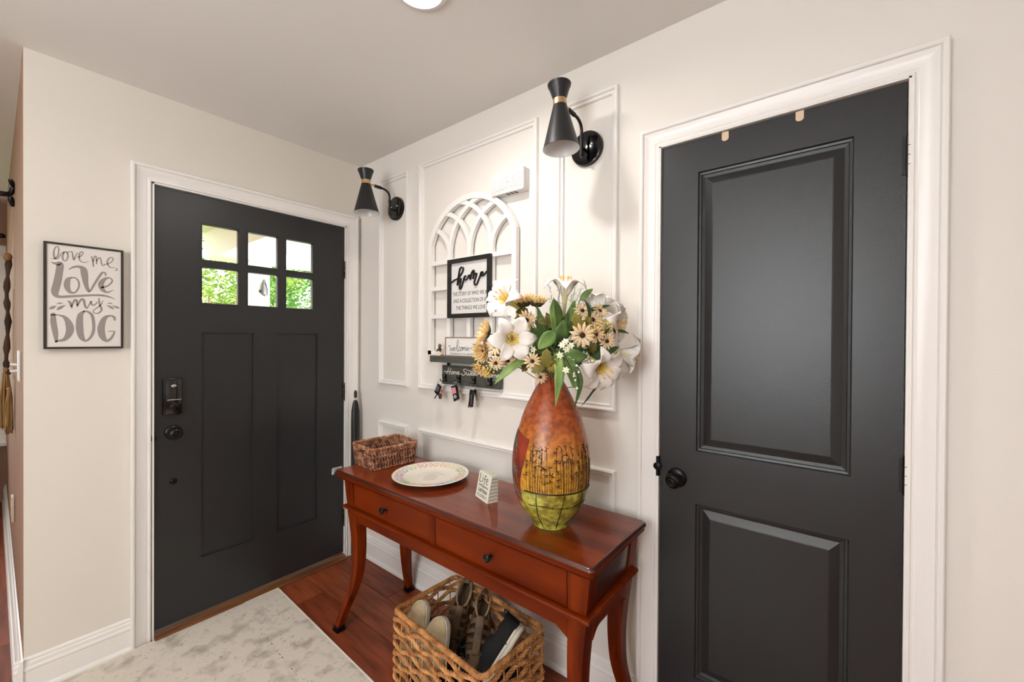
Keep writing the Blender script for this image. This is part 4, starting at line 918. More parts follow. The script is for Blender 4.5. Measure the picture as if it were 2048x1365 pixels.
# ================================================================== LARGE SHOE BASKET
M_sea = [mat('water hyacinth %s' % n, a, .55, col2=c_, nscale=30, lo=.3, hi=.7, bump=.35, bscale=120) for n, a, c_ in
         (('light', '#e2a768', '#9c6230'), ('mid', '#d3965a', '#885228'), ('rim', '#e0a56c', '#a0642f'))]
bk = thing('shoe_basket', 'large open weave hyacinth basket full of shoes under the console table', 'basket', (1.296, -.322, 0))
BT = Matrix.Translation((1.296, -.322, 0)) @ Matrix.Rotation(math.radians(-3.2), 4, 'Z')
BW = lambda x, y, z: BT @ Vector((x, y, z))
HX, HY, BH = .261, .169, .280
base = rrpath(HX - .006, HY - .006, .018, .006); nb = len(base)
cum = [0]
for i in range(1, nb): cum.append(cum[-1] + (base[i] - base[i - 1]).length)
tot = cum[-1] + (base[0] - base[-1]).length
NS = 24; pit = tot / NS
rnd = random.Random(11)
for k in range(8):
    z0 = .018 + k * .0335; pts = []
    for i in range(nb):
        s_ = cum[i] / pit; sh = math.cos(PI * s_ + PI * k); p = base[i]
        nrm_ = Vector((p.x / HX, p.y / HY)); side = .003 * math.sin(PI * s_)
        sc = 1 + side / .25
        pts.append(BW(p.x * sc, p.y * sc, z0 + .0078 * sh))
    b = MB(); twisted(b, pts, .0050, .0042, .044, ph0=k * 1.1, plies=3, seg=6, wob=.25); b.build('woven_strand', M_sea[k % 2], bk, smooth=True)
for i in range(NS):
    s_ = i * pit; j = max(q for q in range(nb) if cum[q] <= s_ + 1e-6); nx = base[(j + 1) % nb]; L = (nx - base[j]).length
    p = base[j] + (nx - base[j]) * ((s_ - cum[j]) / L)
    b = MB(); b.tube([BW(p.x * 1.02, p.y * 1.03, .004), BW(p.x * 1.012, p.y * 1.018, .15), BW(p.x, p.y, BH)], .0024, 6); b.build('stake', M_sea[2], bk, smooth=True)
rp = rrpath(HX - .008, HY - .008, .024, .0025); pts = [BW(p.x, p.y, BH) for p in rp]
b = MB(); b.tube(pts, .0100, 10, closed=True); b.build('rim', M_sea[1], bk, smooth=True)
b = MB(); twisted(b, pts, .0026, .0104, .0056, plies=1, seg=5, wob=.2); b.build('rim_wrap', M_sea[2], bk, smooth=True)
b = MB(); pts = [BW(p.x * .97, p.y * .96, .006) for p in base]; twisted(b, pts, .004, .003, .04); b.box(-HX + .014, -HY + .014, .003, HX - .014, HY - .014, .009, BT); b.build('basket_base', M_sea[1], bk)
# dark patterned cloth in the bottom
M_cl = mat('dark patterned cloth', '#23272a', .9, col2='#8d9290', nscale=60, detail=6, lo=.56, hi=.64, bump=.3)
n = 26; rows = []
for i in range(n + 1):
    r = []
    for j in range(n + 1):
        u = -1 + 2 * i / n; v = -1 + 2 * j / n
        r.append(BW(u * (HX - .022), v * (HY - .022), .045 + .012 * math.sin(5 * u + 2 * v) * math.cos(4 * v) + .008 * math.sin(13 * u * v + 2)))
    rows.append(r)
b = MB(); b.grid(rows); tag(b.build('patterned_cloth', M_cl, None, (1.296, -.322, .04), smooth=True, thick=.006), 'dark grey patterned cloth crumpled in the bottom of the shoe basket', 'cloth')

# ------------------------------------------------------------------ shoes: y heel->toe, z up
def shoe_w(t, W):                                            # half width along the sole
    return W * (.70 + .16 * math.sin(min(t, .25) / .25 * PI / 2) * 0 + .30 * math.sin(PI * min(1, max(0, (t - .25) / .75)) ** .85) ) * (max(0, 1 - (2 * abs(t - .5)) ** 7) ** .5)
def upper_pt(t, f, L, W, z0, ht):
    w_ = shoe_w(t, W) * .97; h = ht(t)
    c = math.cos(f); s_ = math.sin(f)
    return Vector((w_ * (abs(c) ** .75) * (1 if c > 0 else -1), t * L, z0 + h * (s_ ** .85 if s_ > 0 else 0)))
def orient(tip, axis, up):                                   # place so that the toe end sits at tip, sole faces -up
    y = Vector(axis).normalized(); z = Vector(up); z = (z - y * z.dot(y)).normalized(); x = y.cross(z)
    return Matrix(((x.x, y.x, z.x, tip[0]), (x.y, y.y, z.y, tip[1]), (x.z, y.z, z.z, tip[2]), (0, 0, 0, 1)))
M_sole = mat('scuffed beige outsole', '#c0ab88', .7, col2='#9c8765', nscale=14, bump=.4, bscale=200)
M_fox = mat('off white rubber', '#d2cabc', .55); M_blkf = mat('black suede', '#0f0f10', .85, bump=.4, bscale=300)
def sneaker(label, M, L=.262, W=.059):
    M = M @ Matrix.Translation((0, -L, 0))
    t_ = thing('sneaker', label, 'shoe', tuple(M @ Vector((0, L / 2, .03))), 'black shoes in the basket')
    ts = [.002, .01, .03, .06] + [i / 24 for i in range(2, 23)] + [.94, .97, .99, .998]; ts = sorted(set(round(t, 4) for t in ts))
    for nm, za, zb, m, g in (('outsole', 0, .006, M_sole, 1.0), ('foxing', .005, .026, M_fox, 1.04), ('foxing_stripe', .0155, .0185, MATS['scuffed beige outsole'], 1.055)):
        b = MB(M); rows = []
        for z in (za, zb):
            l_ = [(shoe_w(t, W) * g, t * L * (1 + (g - 1) * .3), z + .012 * max(0, (t - .75) / .25) ** 2) for t in ts]
            rows.append(l_ + [(-x, y, z_) for (x, y, z_) in reversed(l_)])
        b.grid(rows, closed=True); nn = len(ts)
        for r in rows:
            b.add(r, [(i, i + 1, 2 * nn - 2 - i, 2 * nn - 1 - i) for i in range(nn - 1)])
        b.build(nm, m, t_, smooth=True, sharp=35)
    ht = lambda t: (.062 + .012 * math.sin(t * 6)) if t < .35 else max(.012, .070 * (1 - ((t - .35) / .65) ** 1.4) + .020 * (1 - t))
    b = MB(M); nT, nF = 30, 20; vs = []; fs = []
    for i in range(nT + 1):
        t = .004 + .99 * i / nT
        for j in range(nF + 1): vs.append(upper_pt(t, PI * j / nF, L, W, .022, ht))
    for i in range(nT):
        for j in range(nF):
            t = (i + .5) / nT; f = (j + .5) / nF
            if .07 < t < .50 and abs(f - .5) < .23 * (1 - ((t - .24) / .27) ** 2 * .5): continue
            fs.append((i * (nF + 1) + j, i * (nF + 1) + j + 1, (i + 1) * (nF + 1) + j + 1, (i + 1) * (nF + 1) + j))
    b.add(vs, fs); b.build('upper', M_blkf, t_, smooth=True, thick=.004)
    b = MB(M)
    b.grid([[(x * .86, y, .024) for x in (-shoe_w(t, W), 0, shoe_w(t, W))] for t, y in [(q, q * L) for q in ts]]); b.build('insole', mat('dark insole', '#1d1d20', .8), t_)
    b = MB(M)
    for q in range(4):
        t = .50 + q * .055; pp = [upper_pt(t, PI * (.32 + .36 * s_ / 6), L, W, .0245, ht) for s_ in range(7)]; b.tube(pp, .0024, 6)
    b.build('lace', mat('black lace', '#1a1a1b', .7), t_, smooth=True)
    b = MB(M); b.tube([(0, .012, .07), (0, -.001, .082), (0, .002, .098), (0, .012, .092)], .004, 6); b.build('heel_tab', M_blkf, t_, smooth=True)
    return t_
sneaker('black shoe, beige toe up against the basket rim, nearest the basket left corner', orient((1.082, -.380, .288), (-.02, .365, .93), (0, .93, -.37)))
sneaker('black shoe, beige toe up against the basket rim, second from the basket left corner', orient((1.214, -.392, .282), (-.02, .365, .93), (0, .93, -.37)))
sneaker('black shoe with white rubber edge leaning on the right end of the basket', orient((1.440, -.395, .075), (-.28, -.50, -.75), (-.86, -.15, .35)), .285, .058)

M_lea = mat('worn brown leather', '#6f5236', .55, col2='#4e3722', nscale=18, bump=.4, bscale=160)
def sandal(label, M, L=.27, W=.047):
    M = M @ Matrix.Translation((0, -L, 0))
    t_ = thing('fisherman_sandal', label, 'sandal', tuple(M @ Vector((0, L / 2, .03))), 'brown sandals in the basket')
    ts = [.002, .01, .03, .06] + [i / 24 for i in range(2, 23)] + [.94, .97, .99, .998]; ts = sorted(set(round(t, 4) for t in ts)); nn = len(ts)
    b = MB(M); rows = []
    for z in (0, .014):
        l_ = [(shoe_w(t, W), t * L, z) for t in ts]; rows.append(l_ + [(-x, y, z_) for (x, y, z_) in reversed(l_)])
    b.grid(rows, closed=True)
    for r in rows: b.add(r, [(i, i + 1, 2 * nn - 2 - i, 2 * nn - 1 - i) for i in range(nn - 1)])
    b.build('sole', mat('dark crepe sole', '#33271b', .8), t_, smooth=True, sharp=35)
    ht = lambda t: .064 if t < .35 else max(.020, .060 * (1 - ((t - .35) / .65) ** 1.3) + .022 * (1 - t))
    def patch(nm, keep, z=0, th=.0028, m=M_lea, nT=54, nF=36):
        vs = []; fs = []
        for i in range(nT + 1):
            t = .004 + .99 * i / nT
            for j in range(nF + 1): vs.append(upper_pt(t, PI * j / nF, L, W * (1 + z * 8), .013 + z, ht))
        for i in range(nT):
            for j in range(nF):
                if keep((i + .5) / nT, (j + .5) / nF): fs.append((i * (nF + 1) + j, i * (nF + 1) + j + 1, (i + 1) * (nF + 1) + j + 1, (i + 1) * (nF + 1) + j))
        used = sorted(set(q for f in fs for q in f)); mp_ = {q: n_ for n_, q in enumerate(used)}
        b = MB(M); b.add([vs[q] for q in used], [[mp_[q] for q in f] for f in fs]); b.build(nm, m, t_, smooth=True, thick=th)
    patch('toe_cap', lambda t, f: t > .80 and not (.85 < t < .90 and (.16 < f < .36 or .64 < f < .84)) and not (.82 < t < .845 and .42 < f < .58))
    for k, (a, c_) in enumerate(((.44, .51), (.56, .625), (.67, .735))): patch('cross_strap', lambda t, f, a=a, c_=c_: a < t + .05 * abs(f - .5) < c_)
    patch('centre_strap', lambda t, f: .40 < t < .86 and abs(f - .5) < .085, .0022)
    patch('heel_counter', lambda t, f: t < .17 and not (f > .38 and f < .62 and t > .1))
    patch('side_strap', lambda t, f: .15 < t < .42 and (.14 < f < .27 or .73 < f < .86))
    patch('edge_strap', lambda t, f: .10 < t < .86 and (f < .06 or f > .94))
    b = MB(M); pp = []
    for q in range(26):
        a = 2 * PI * q / 26; pp.append(Vector((W * .60 * math.cos(a), L * (.23 + .19 * math.sin(a)), .076 + .012 * math.cos(2 * a))))
    b.tube(pp, .0045, 8, closed=True, flat=.6); b.build('ankle_collar', mat('light leather piping', '#8a6a48', .5), t_, smooth=True)
    b = MB(M); b.tube([(W * .62, L * .30, .058), (W * .62, L * .36, .058), (W * .56, L * .36, .070), (W * .56, L * .30, .070)], .0013, 6, closed=True); b.build('buckle', M_bronze, t_, smooth=True)
    b = MB(M); b.grid([[(x * .9, t * L, .0155) for x in (-shoe_w(t, W), 0, shoe_w(t, W))] for t in ts]); b.build('footbed', mat('brown footbed', '#5b4936', .8), t_)
    return t_
sandal('brown leather strappy sandal in the middle of the basket, toe toward the front corner', orient((1.335, -.325, .095), (.42, -.72, -.56), (.32, -.30, .88)))
sandal('brown leather strappy sandal behind its pair at the back of the basket', orient((1.175, -.300, .085), (.15, -.56, -.78), (.55, -.55, .62)))

# ================================================================== VASE
VX, VY, VZ = 1.663, -.290, .75
VPR = [(0, .003), (.052, .003), (.0605, 0), (.0625, .004), (.0625, .010), (.069, .0205), (.0835, .038), (.100, .0605), (.118, .102), (.1285, .148), (.1318, .193), (.1300, .238), (.1230, .284), (.1105, .328), (.0960, .373), (.0760, .418), (.0530, .4625), (.0350, .492), (.0290, .508), (.0300, .520), (.0270, .5215), (.0250, .510), (.0310, .490), (.045, .46), (.05, .44)]
vase = thing('vase', 'tall egg shaped vase, orange red above and yellow green below, with painted bamboo', 'vase', (VX, VY, VZ))
M_v = bpy.data.materials.new('painted ceramic'); M_v.use_nodes = True; nt = M_v.node_tree; bs = nt.nodes['Principled BSDF']
bs.inputs['Roughness'].default_value = .38; bs.inputs['Coat Weight'].default_value = .35; bs.inputs['Coat Roughness'].default_value = .25
tc = nt.nodes.new('ShaderNodeTexCoord'); sp = nt.nodes.new('ShaderNodeSeparateXYZ'); nt.links.new(tc.outputs['Object'], sp.inputs[0])
na = nt.nodes.new('ShaderNodeTexNoise'); na.inputs['Scale'].default_value = 9; na.inputs['Detail'].default_value = 6; nt.links.new(tc.outputs['Object'], na.inputs['Vector'])
m1 = nt.nodes.new('ShaderNodeMath'); m1.operation = 'MULTIPLY_ADD'; m1.inputs[1].default_value = .11; nt.links.new(na.outputs[0], m1.inputs[0]); nt.links.new(sp.outputs['Z'], m1.inputs[2])
m2 = nt.nodes.new('ShaderNodeMath'); m2.operation = 'DIVIDE'; m2.inputs[1].default_value = .6; nt.links.new(m1.outputs[0], m2.inputs[0])
rp_ = nt.nodes.new('ShaderNodeValToRGB'); e = rp_.color_ramp.elements
stops = [(.30, '#cf9a2c'), (.50, '#cd8f2a'), (.58, '#c4752a'), (.68, '#b5581f'), (.86, '#a4451b'), (1.0, '#7b2d13')]
e[0].position, e[0].color = stops[0][0], lin(stops[0][1]); e[1].position, e[1].color = stops[-1][0], lin(stops[-1][1])
for p_, c_ in stops[1:-1]: q = e.new(p_); q.color = lin(c_)
nt.links.new(m2.outputs[0], rp_.inputs[0])
lt = nt.nodes.new('ShaderNodeMath'); lt.operation = 'LESS_THAN'; lt.inputs[1].default_value = .140; nt.links.new(sp.outputs['Z'], lt.inputs[0])
nb_ = nt.nodes.new('ShaderNodeTexNoise'); nb_.inputs['Scale'].default_value = 14; nb_.inputs['Detail'].default_value = 8; nt.links.new(tc.outputs['Object'], nb_.inputs['Vector'])
rg2 = nt.nodes.new('ShaderNodeValToRGB'); rg2.color_ramp.elements[0].position = .36; rg2.color_ramp.elements[0].color = lin('#8f7f26'); rg2.color_ramp.elements[1].position = .62; rg2.color_ramp.elements[1].color = lin('#c4c257'); nt.links.new(nb_.outputs[0], rg2.inputs[0])
mxa = nt.nodes.new('ShaderNodeMix'); mxa.data_type = 'RGBA'; nt.links.new(lt.outputs[0], mxa.inputs['Factor']); nt.links.new(rp_.outputs[0], mxa.inputs['A']); nt.links.new(rg2.outputs[0], mxa.inputs['B'])
nc = nt.nodes.new('ShaderNodeTexNoise'); nc.inputs['Scale'].default_value = 55; nc.inputs['Detail'].default_value = 7; nt.links.new(tc.outputs['Object'], nc.inputs['Vector'])
rc_ = nt.nodes.new('ShaderNodeValToRGB'); rc_.color_ramp.elements[0].position = .38; rc_.color_ramp.elements[0].color = (.42, .34, .25, 1); rc_.color_ramp.elements[1].position = .62; rc_.color_ramp.elements[1].color = (1.15, 1.15, 1.1, 1); nt.links.new(nc.outputs[0], rc_.inputs[0])
mxb = nt.nodes.new('ShaderNodeMix'); mxb.data_type = 'RGBA'; mxb.blend_type = 'MULTIPLY'; mxb.inputs['Factor'].default_value = .75; nt.links.new(mxa.outputs['Result'], mxb.inputs['A']); nt.links.new(rc_.outputs[0], mxb.inputs['B'])
nt.links.new(mxb.outputs['Result'], bs.inputs['Base Color'])
b = MB()
sm = [VPR[i] for i in range(5)] + [(p.x, p.y) for p in smooth_path([(r, z, 0) for r, z in VPR[4:19]], 3)[1:]] + VPR[19:]
b.lathe(sm, 72, Matrix.Translation((VX, VY, VZ)), cap=False); b.build('vase_body', M_v, vase, smooth=True, sharp=60)
def vrad(z):
    q = sm[3:-6]
    for i in range(len(q) - 1):
        if q[i][1] <= z <= q[i + 1][1]: t = (z - q[i][1]) / (q[i + 1][1] - q[i][1]); return q[i][0] + t * (q[i + 1][0] - q[i][0])
    return q[0][0]
tcm = Vector((.553, -.833)); rtm = Vector((.833, .553))
def von(th, z, off=.0006):
    r = vrad(z) + off; d = tcm * math.cos(th) + rtm * math.sin(th); return Vector((VX + d.x * r, VY + d.y * r, VZ + z))
D2R = PI / 180
b = MB(); b.tube([von(-42 * D2R + i * (125 * D2R) / 30, .140, .0002) for i in range(31)], .0024, 8); b.build('painted_band', mat('black glaze line', '#120d0a', .4), vase, smooth=True)
b = MB(); rnd = random.Random(4)
for th0, sw_ in ((-22, -4), (20, -8), (52, 4)):
    for i in range(30):
        z = .136 - i * .0045; th = (th0 + sw_ * math.sin(i / 12) * .6) * D2R
        if z < .008: break
        b.tube([von(th, z), von(th + .004, z - .0036)], rnd.uniform(.0008, .0014), 5)
        if i % 2: b.tube([von(th - .035, z), von(th + .035, z + rnd.uniform(-.001, .001))], .0005, 4)
for i in range(52):
    th = (-38 + i * 2.1) * D2R; z = .094 + .003 * math.sin(i / 6)
    b.tube([von(th, z), von(th + .027, z + rnd.uniform(-.0006, .0006))], rnd.uniform(.0007, .0012), 5)
    if i % 2: b.tube([von(th, z + .004), von(th, z - .004)], .0005, 4)
b.build('stitched_lines', mat('dark brush line', '#1f180f', .6), vase)
b = MB()                                                     # bamboo painted over the gold band
for i in range(38):
    th = (-36 + i * 2.9 + rnd.uniform(-1, 1)) * D2R; top = .20 + .085 * rnd.random() + (.035 if i % 6 == 2 else 0); lean_ = rnd.uniform(-.05, .05)
    z = .141
    while z < top:
        z2 = min(z + rnd.uniform(.012, .022), top); f1 = (z - .141); f2 = (z2 - .141)
        b.tube([von(th + lean_ * f1 * 8, z), von(th + lean_ * f2 * 8, z2 - .0012)], .0008, 4); z = z2
    tops = [top, top - .02, top - .045] if i % 2 == 0 else [top]
    for tz in tops:
        for q in range(5):
            a = rnd.uniform(-2.6, -.5) if rnd.random() < .6 else rnd.uniform(.2, 2.9); L = rnd.uniform(.007, .014)
            o_ = th + lean_ * (tz - .141) * 8; e_ = von(o_ + math.cos(a) * L / .125, max(.146, tz + math.sin(a) * L * .8))
            s0 = von(o_, tz); b.tube([s0, (s0 + e_) / 2, e_], [.0004, .0012, .0002], 4)
b.build('bamboo_painting', mat('bamboo brush strokes', '#3a2411', .6), vase)
def vpatch(nm, edge_r, th_l, z0, z1, m, off):
    rows = []; n = 26
    for i in range(n + 1):
        z = z0 + (z1 - z0) * i / n; er = edge_r(i / n); rows.append([von((th_l + (er - th_l) * j / 12) * D2R, z, off) for j in range(13)])
    b = MB(); b.grid(rows); return b.build(nm, m, vase, smooth=True)
er = lambda t: (-52 + 8 * t if t < .35 else -49.2 + 9 * (t - .35) / .3 if t < .65 else -40.2 + 5 * (t - .65) / .27 if t < .92 else -35.2 - 34 * (t - .92) / .08)
vpatch('palm_panel', er, -128, .092, .322, mat('red panel glaze', '#a63a1e', .35, col2='#6e2316', nscale=10, coat=.3), .0008)
vpatch('palm_umber', lambda t: -74 + 6 * math.sin(t * 9), -128, .10, .318, mat('umber glaze', '#4d382b', .45, col2='#6e5136', nscale=16), .0013)  # dark brown glaze area along the panel's left edge
b = MB()
for (th, z) in ((-66, .285), (-62, .205), (-68, .150), (-60, .125)):
    for q in range(13):
        a = q / 12 * 2 * PI; p = [von((th + math.cos(a) * L * 520 / 1.0) * D2R * 1.0, z + math.sin(a) * L - L * L * 12, .0018) for L in (0, .008, .016, .023)]
        b.tube(p, [.0007, .0012, .0009, .0003], 4)
    b.tube([von((th + 2) * D2R, z, .0018), von((th + 6) * D2R, z - .05 if z > .16 else z - .02, .0018)], .0012, 5)
b.build('palm_painting', mat('grey brown palm strokes', '#75634f', .6), vase)

# ================================================================== FLOWERS
NECK = Vector((VX, VY, VZ + .505))
M_lily = mat('white lily petal', '#f3ede6', .6, subs=.0); M_tube = mat('lily throat yellow green', '#e3dc8c', .6, col2='#efe9bd', nscale=20)
M_thr_in = mat('lily throat', '#ecdf88', .6); M_sta = mat('orange yellow stamen', '#ecbd5e', .6)
M_ger = mat('cream yellow petal', '#f0d6a0', .65, col2='#e3bd7c', nscale=25); M_pch = mat('peach petal', '#efcb99', .65, col2='#f4dcb4', nscale=30)
M_dk = mat('dark maroon flower centre', '#3b1216', .8); M_sep = mat('olive brown sepal', '#5c4a20', .7, col2='#3f3a1a', nscale=30)
M_lf = [mat('leaf green %d' % i, a, .5, col2=c_, nscale=14) for i, (a, c_) in enumerate((('#648040', '#324f24'), ('#86a054', '#4f7235'), ('#3f5f2e', '#223b1c')))]
M_ol = mat('olive gold leaf', '#8f7f30', .6, col2='#57551f', nscale=22); M_stem = mat('green stem', '#4a6b33', .6)
def frame(c, d, spin=0):
    z = Vector(d).normalized(); x = z.orthogonal().normalized(); x = (Matrix.Rotation(spin, 3, z) @ x); y = z.cross(x)
    return Matrix(((x.x, y.x, z.x, c[0]), (x.y, y.y, z.y, c[1]), (x.z, y.z, z.z, c[2]), (0, 0, 0, 1)))
def petal(b, M, ang, prof, wmax, cup=.25, wpow=1.0, nw=5, ruffle=0, tipk=1.0):
    rows = []; n = len(prof); A = Matrix.Rotation(ang, 4, 'Z')
    for i, (r, z) in enumerate(prof):
        s_ = i / (n - 1); hw = wmax * (math.sin(PI * min(1, s_ ** wpow * .96 + .04)) ** tipk + .015)
        row_ = []
        for j in range(nw):
            u = -1 + 2 * j / (nw - 1); zz = z + cup * hw * u * u + ruffle * math.sin(u * 3 + s_ * 9)
            row_.append(A @ Vector((r, hw * u, zz)))
        rows.append(row_)
    b.grid(rows, M=M)
def stem_to(t_, a, m=None, r=.0020, bulge=.02):
    a = Vector(a); mid = (a + NECK) / 2 + Vector((0, 0, bulge)); 
    b = MB(); b.tube(smooth_path([a, a * .6 + mid * .4 + Vector((0, 0, bulge * .3)), NECK * .8 + mid * .2, NECK + Vector((0, 0, -.12))], 6), r, 6); b.build('stem', m or M_stem, t_, smooth=True)
rnd = random.Random(21)
def lily(label, c, d, Rr, spin=0, curl=1.0, tube=.065):
    M = frame(c, d, spin); t_ = thing('lily', label, 'flower', tuple(c), 'white lilies in the vase'); k = Rr / .06
    for i in range(6):
        cr = curl * rnd.uniform(.8, 1.15)
        prof = [(.0055 * k, -.040 * k), (.009 * k, -.026 * k), (.016 * k, -.011 * k), (.027 * k, .001 * k), (.040 * k, .006 * k), (.052 * k, .003 * k * (2 - cr)), (.060 * k, -.006 * k * cr), (.065 * k, -.015 * k * cr)]
        b = MB(); petal(b, M, i * PI / 3, prof, (.0175 if i % 2 else .0235) * k, cup=.22 if i % 2 else .12, wpow=.88, nw=7, tipk=1.15, ruffle=.0012 * k); b.build('petal', M_lily, t_, smooth=True, thick=.0008)
    b = MB(M); tl = tube * k
    b.lathe([(.004 * k, -tl), (.0052 * k, -tl * .8), (.0068 * k, -tl * .55), (.0105 * k, -.026 * k), (.0175 * k, -.0105 * k)], 18, cap=False); b.build('trumpet', M_tube, t_, smooth=True)
    b = MB(M); b.lathe([(.0045 * k, -.04 * k), (.0080 * k, -.025 * k), (.0125 * k, -.0135 * k), (.0160 * k, -.0085 * k)], 18, cap=False); b.build('throat', M_thr_in, t_, smooth=True)
    for i in range(6):
        a = i * PI / 3 + .4; b = MB(M); tip = (.0135 * k * math.cos(a), .0135 * k * math.sin(a), .012 * k)
        b.tube([(0, 0, -.035 * k), (.005 * k * math.cos(a), .005 * k * math.sin(a), -.01 * k), tip], .0008 * k, 5)
        b.sphere((tip[0], tip[1], tip[2] + .002 * k), .0021 * k, 8, (1, 1, 2.4)); b.build('stamen', M_sta, t_, smooth=True)
    stem_to(t_, M @ Vector((0, 0, -tl)))
def gerbera(label, c, d, Rr, spin=0, close=.5, n=17):
    M = frame(c, d, spin); t_ = thing('chrysanthemum', label, 'flower', tuple(c), 'cream chrysanthemums in the vase'); k = Rr
    for L in range(3):
        b = MB(); lf_ = close + L * .22
        for i in range(n - L * 3):
            a = (i + .5 * L) * 2 * PI / (n - L * 3) + rnd.uniform(-.06, .06); q = lf_ * rnd.uniform(.85, 1.15)
            rr_ = k * (1 - L * .14)
            prof = [(k * .10, 0), (k * .10 + rr_ * .35 * math.cos(q * .6), rr_ * .35 * math.sin(q * .6)), (k * .10 + rr_ * .68 * math.cos(q * .85), rr_ * .68 * math.sin(q * .85)), (k * .10 + rr_ * .95 * math.cos(q), rr_ * .95 * math.sin(q))]
            petal(b, M, a, prof, k * .12, cup=.3, wpow=1.3, nw=3)
        b.build('petal_ring', M_ger, t_, smooth=True, thick=.0006)
    b = MB()
    for i in range(11):
        prof = [(k * .06, -.06 * k), (k * .30, -.05 * k + .02 * k), (k * .50, .12 * k * close * 2), (k * .60, .26 * k * close * 2)]
        petal(b, M, i * 2 * PI / 11, prof, k * .17, cup=.2, nw=3)
    b.build('sepals', M_sep, t_, smooth=True, thick=.0008)
    b = MB(M); b.sphere((0, 0, .02 * k), k * .20, 14, (1, 1, .5)); b.build('flower_centre', M_dk, t_, smooth=True)
    stem_to(t_, M @ Vector((0, 0, -.05 * k)))
def daisy(label, c, d, Rr, spin=0, n=13):
    M = frame(c, d, spin); t_ = thing('daisy', label, 'flower', tuple(c), 'peach daisies in the vase'); k = Rr
    b = MB()
    for i in range(n):
        a = i * 2 * PI / n + rnd.uniform(-.08, .08); q = rnd.uniform(-.15, .35)
        petal(b, M, a, [(k * .14, 0), (k * .42, k * .06 + k * .1 * q), (k * .75, k * .08 + k * .3 * q), (k * rnd.uniform(.95, 1.08), k * .02 + k * .4 * q)], k * .135, cup=.3, wpow=1.4, nw=3)
    b.build('petals', M_pch, t_, smooth=True, thick=.0005)
    b = MB(M); b.sphere((0, 0, .04 * k), k * .21, 12, (1, 1, .6)); b.build('flower_centre', M_dk, t_, smooth=True)
    b = MB(M); b.lathe([(k * .05, -k * .12), (k * .16, -.02 * k), (k * .22, 0)], 10); b.build('calyx', M_sep, t_, smooth=True)
    stem_to(t_, M @ Vector((0, 0, -.1 * k)), r=.0013)
def leaf_mesh(b, p0, p1, wd, nrm_, sag=.0, fold=.18, lobes=0, n=12):
    p0 = Vector(p0); p1 = Vector(p1); ax = (p1 - p0); L = ax.length; ax.normalize(); nz = Vector(nrm_); nz = (nz - ax * nz.dot(ax)).normalized(); sx = ax.cross(nz)
    rows = []
    for i in range(n + 1):
        s_ = i / n; hw = wd / 2 * (math.sin(PI * s_ ** .8) ** .75 + .02)
        if lobes: hw *= 1 + .30 * math.sin(s_ * PI * 2 * lobes)
        c = p0 + ax * (L * s_) + nz * (sag * 4 * s_ * (1 - s_))
        rows.append([c + sx * (hw * u) + nz * (fold * hw * abs(u)) for u in (-1, -.5, 0, .5, 1)])
    b.grid(rows)
def blade(b, pts, wd, nrm_):
    P = smooth_path(pts, 5); N = len(P); rows = []
    for i, p in enumerate(P):
        t = (P[min(i + 1, N - 1)] - P[max(i - 1, 0)]).normalized(); nz = Vector(nrm_); sx = t.cross(nz).normalized()
        hw = wd / 2 * min(1, (1 - i / (N - 1)) * 3.0 + .04) * min(1, .45 + i / N * 2); nn = sx.cross(t)
        rows.append([p + sx * (hw * u) + nn * (.22 * hw * abs(u)) for u in (-1, -.5, 0, .5, 1)])
    b.grid(rows)
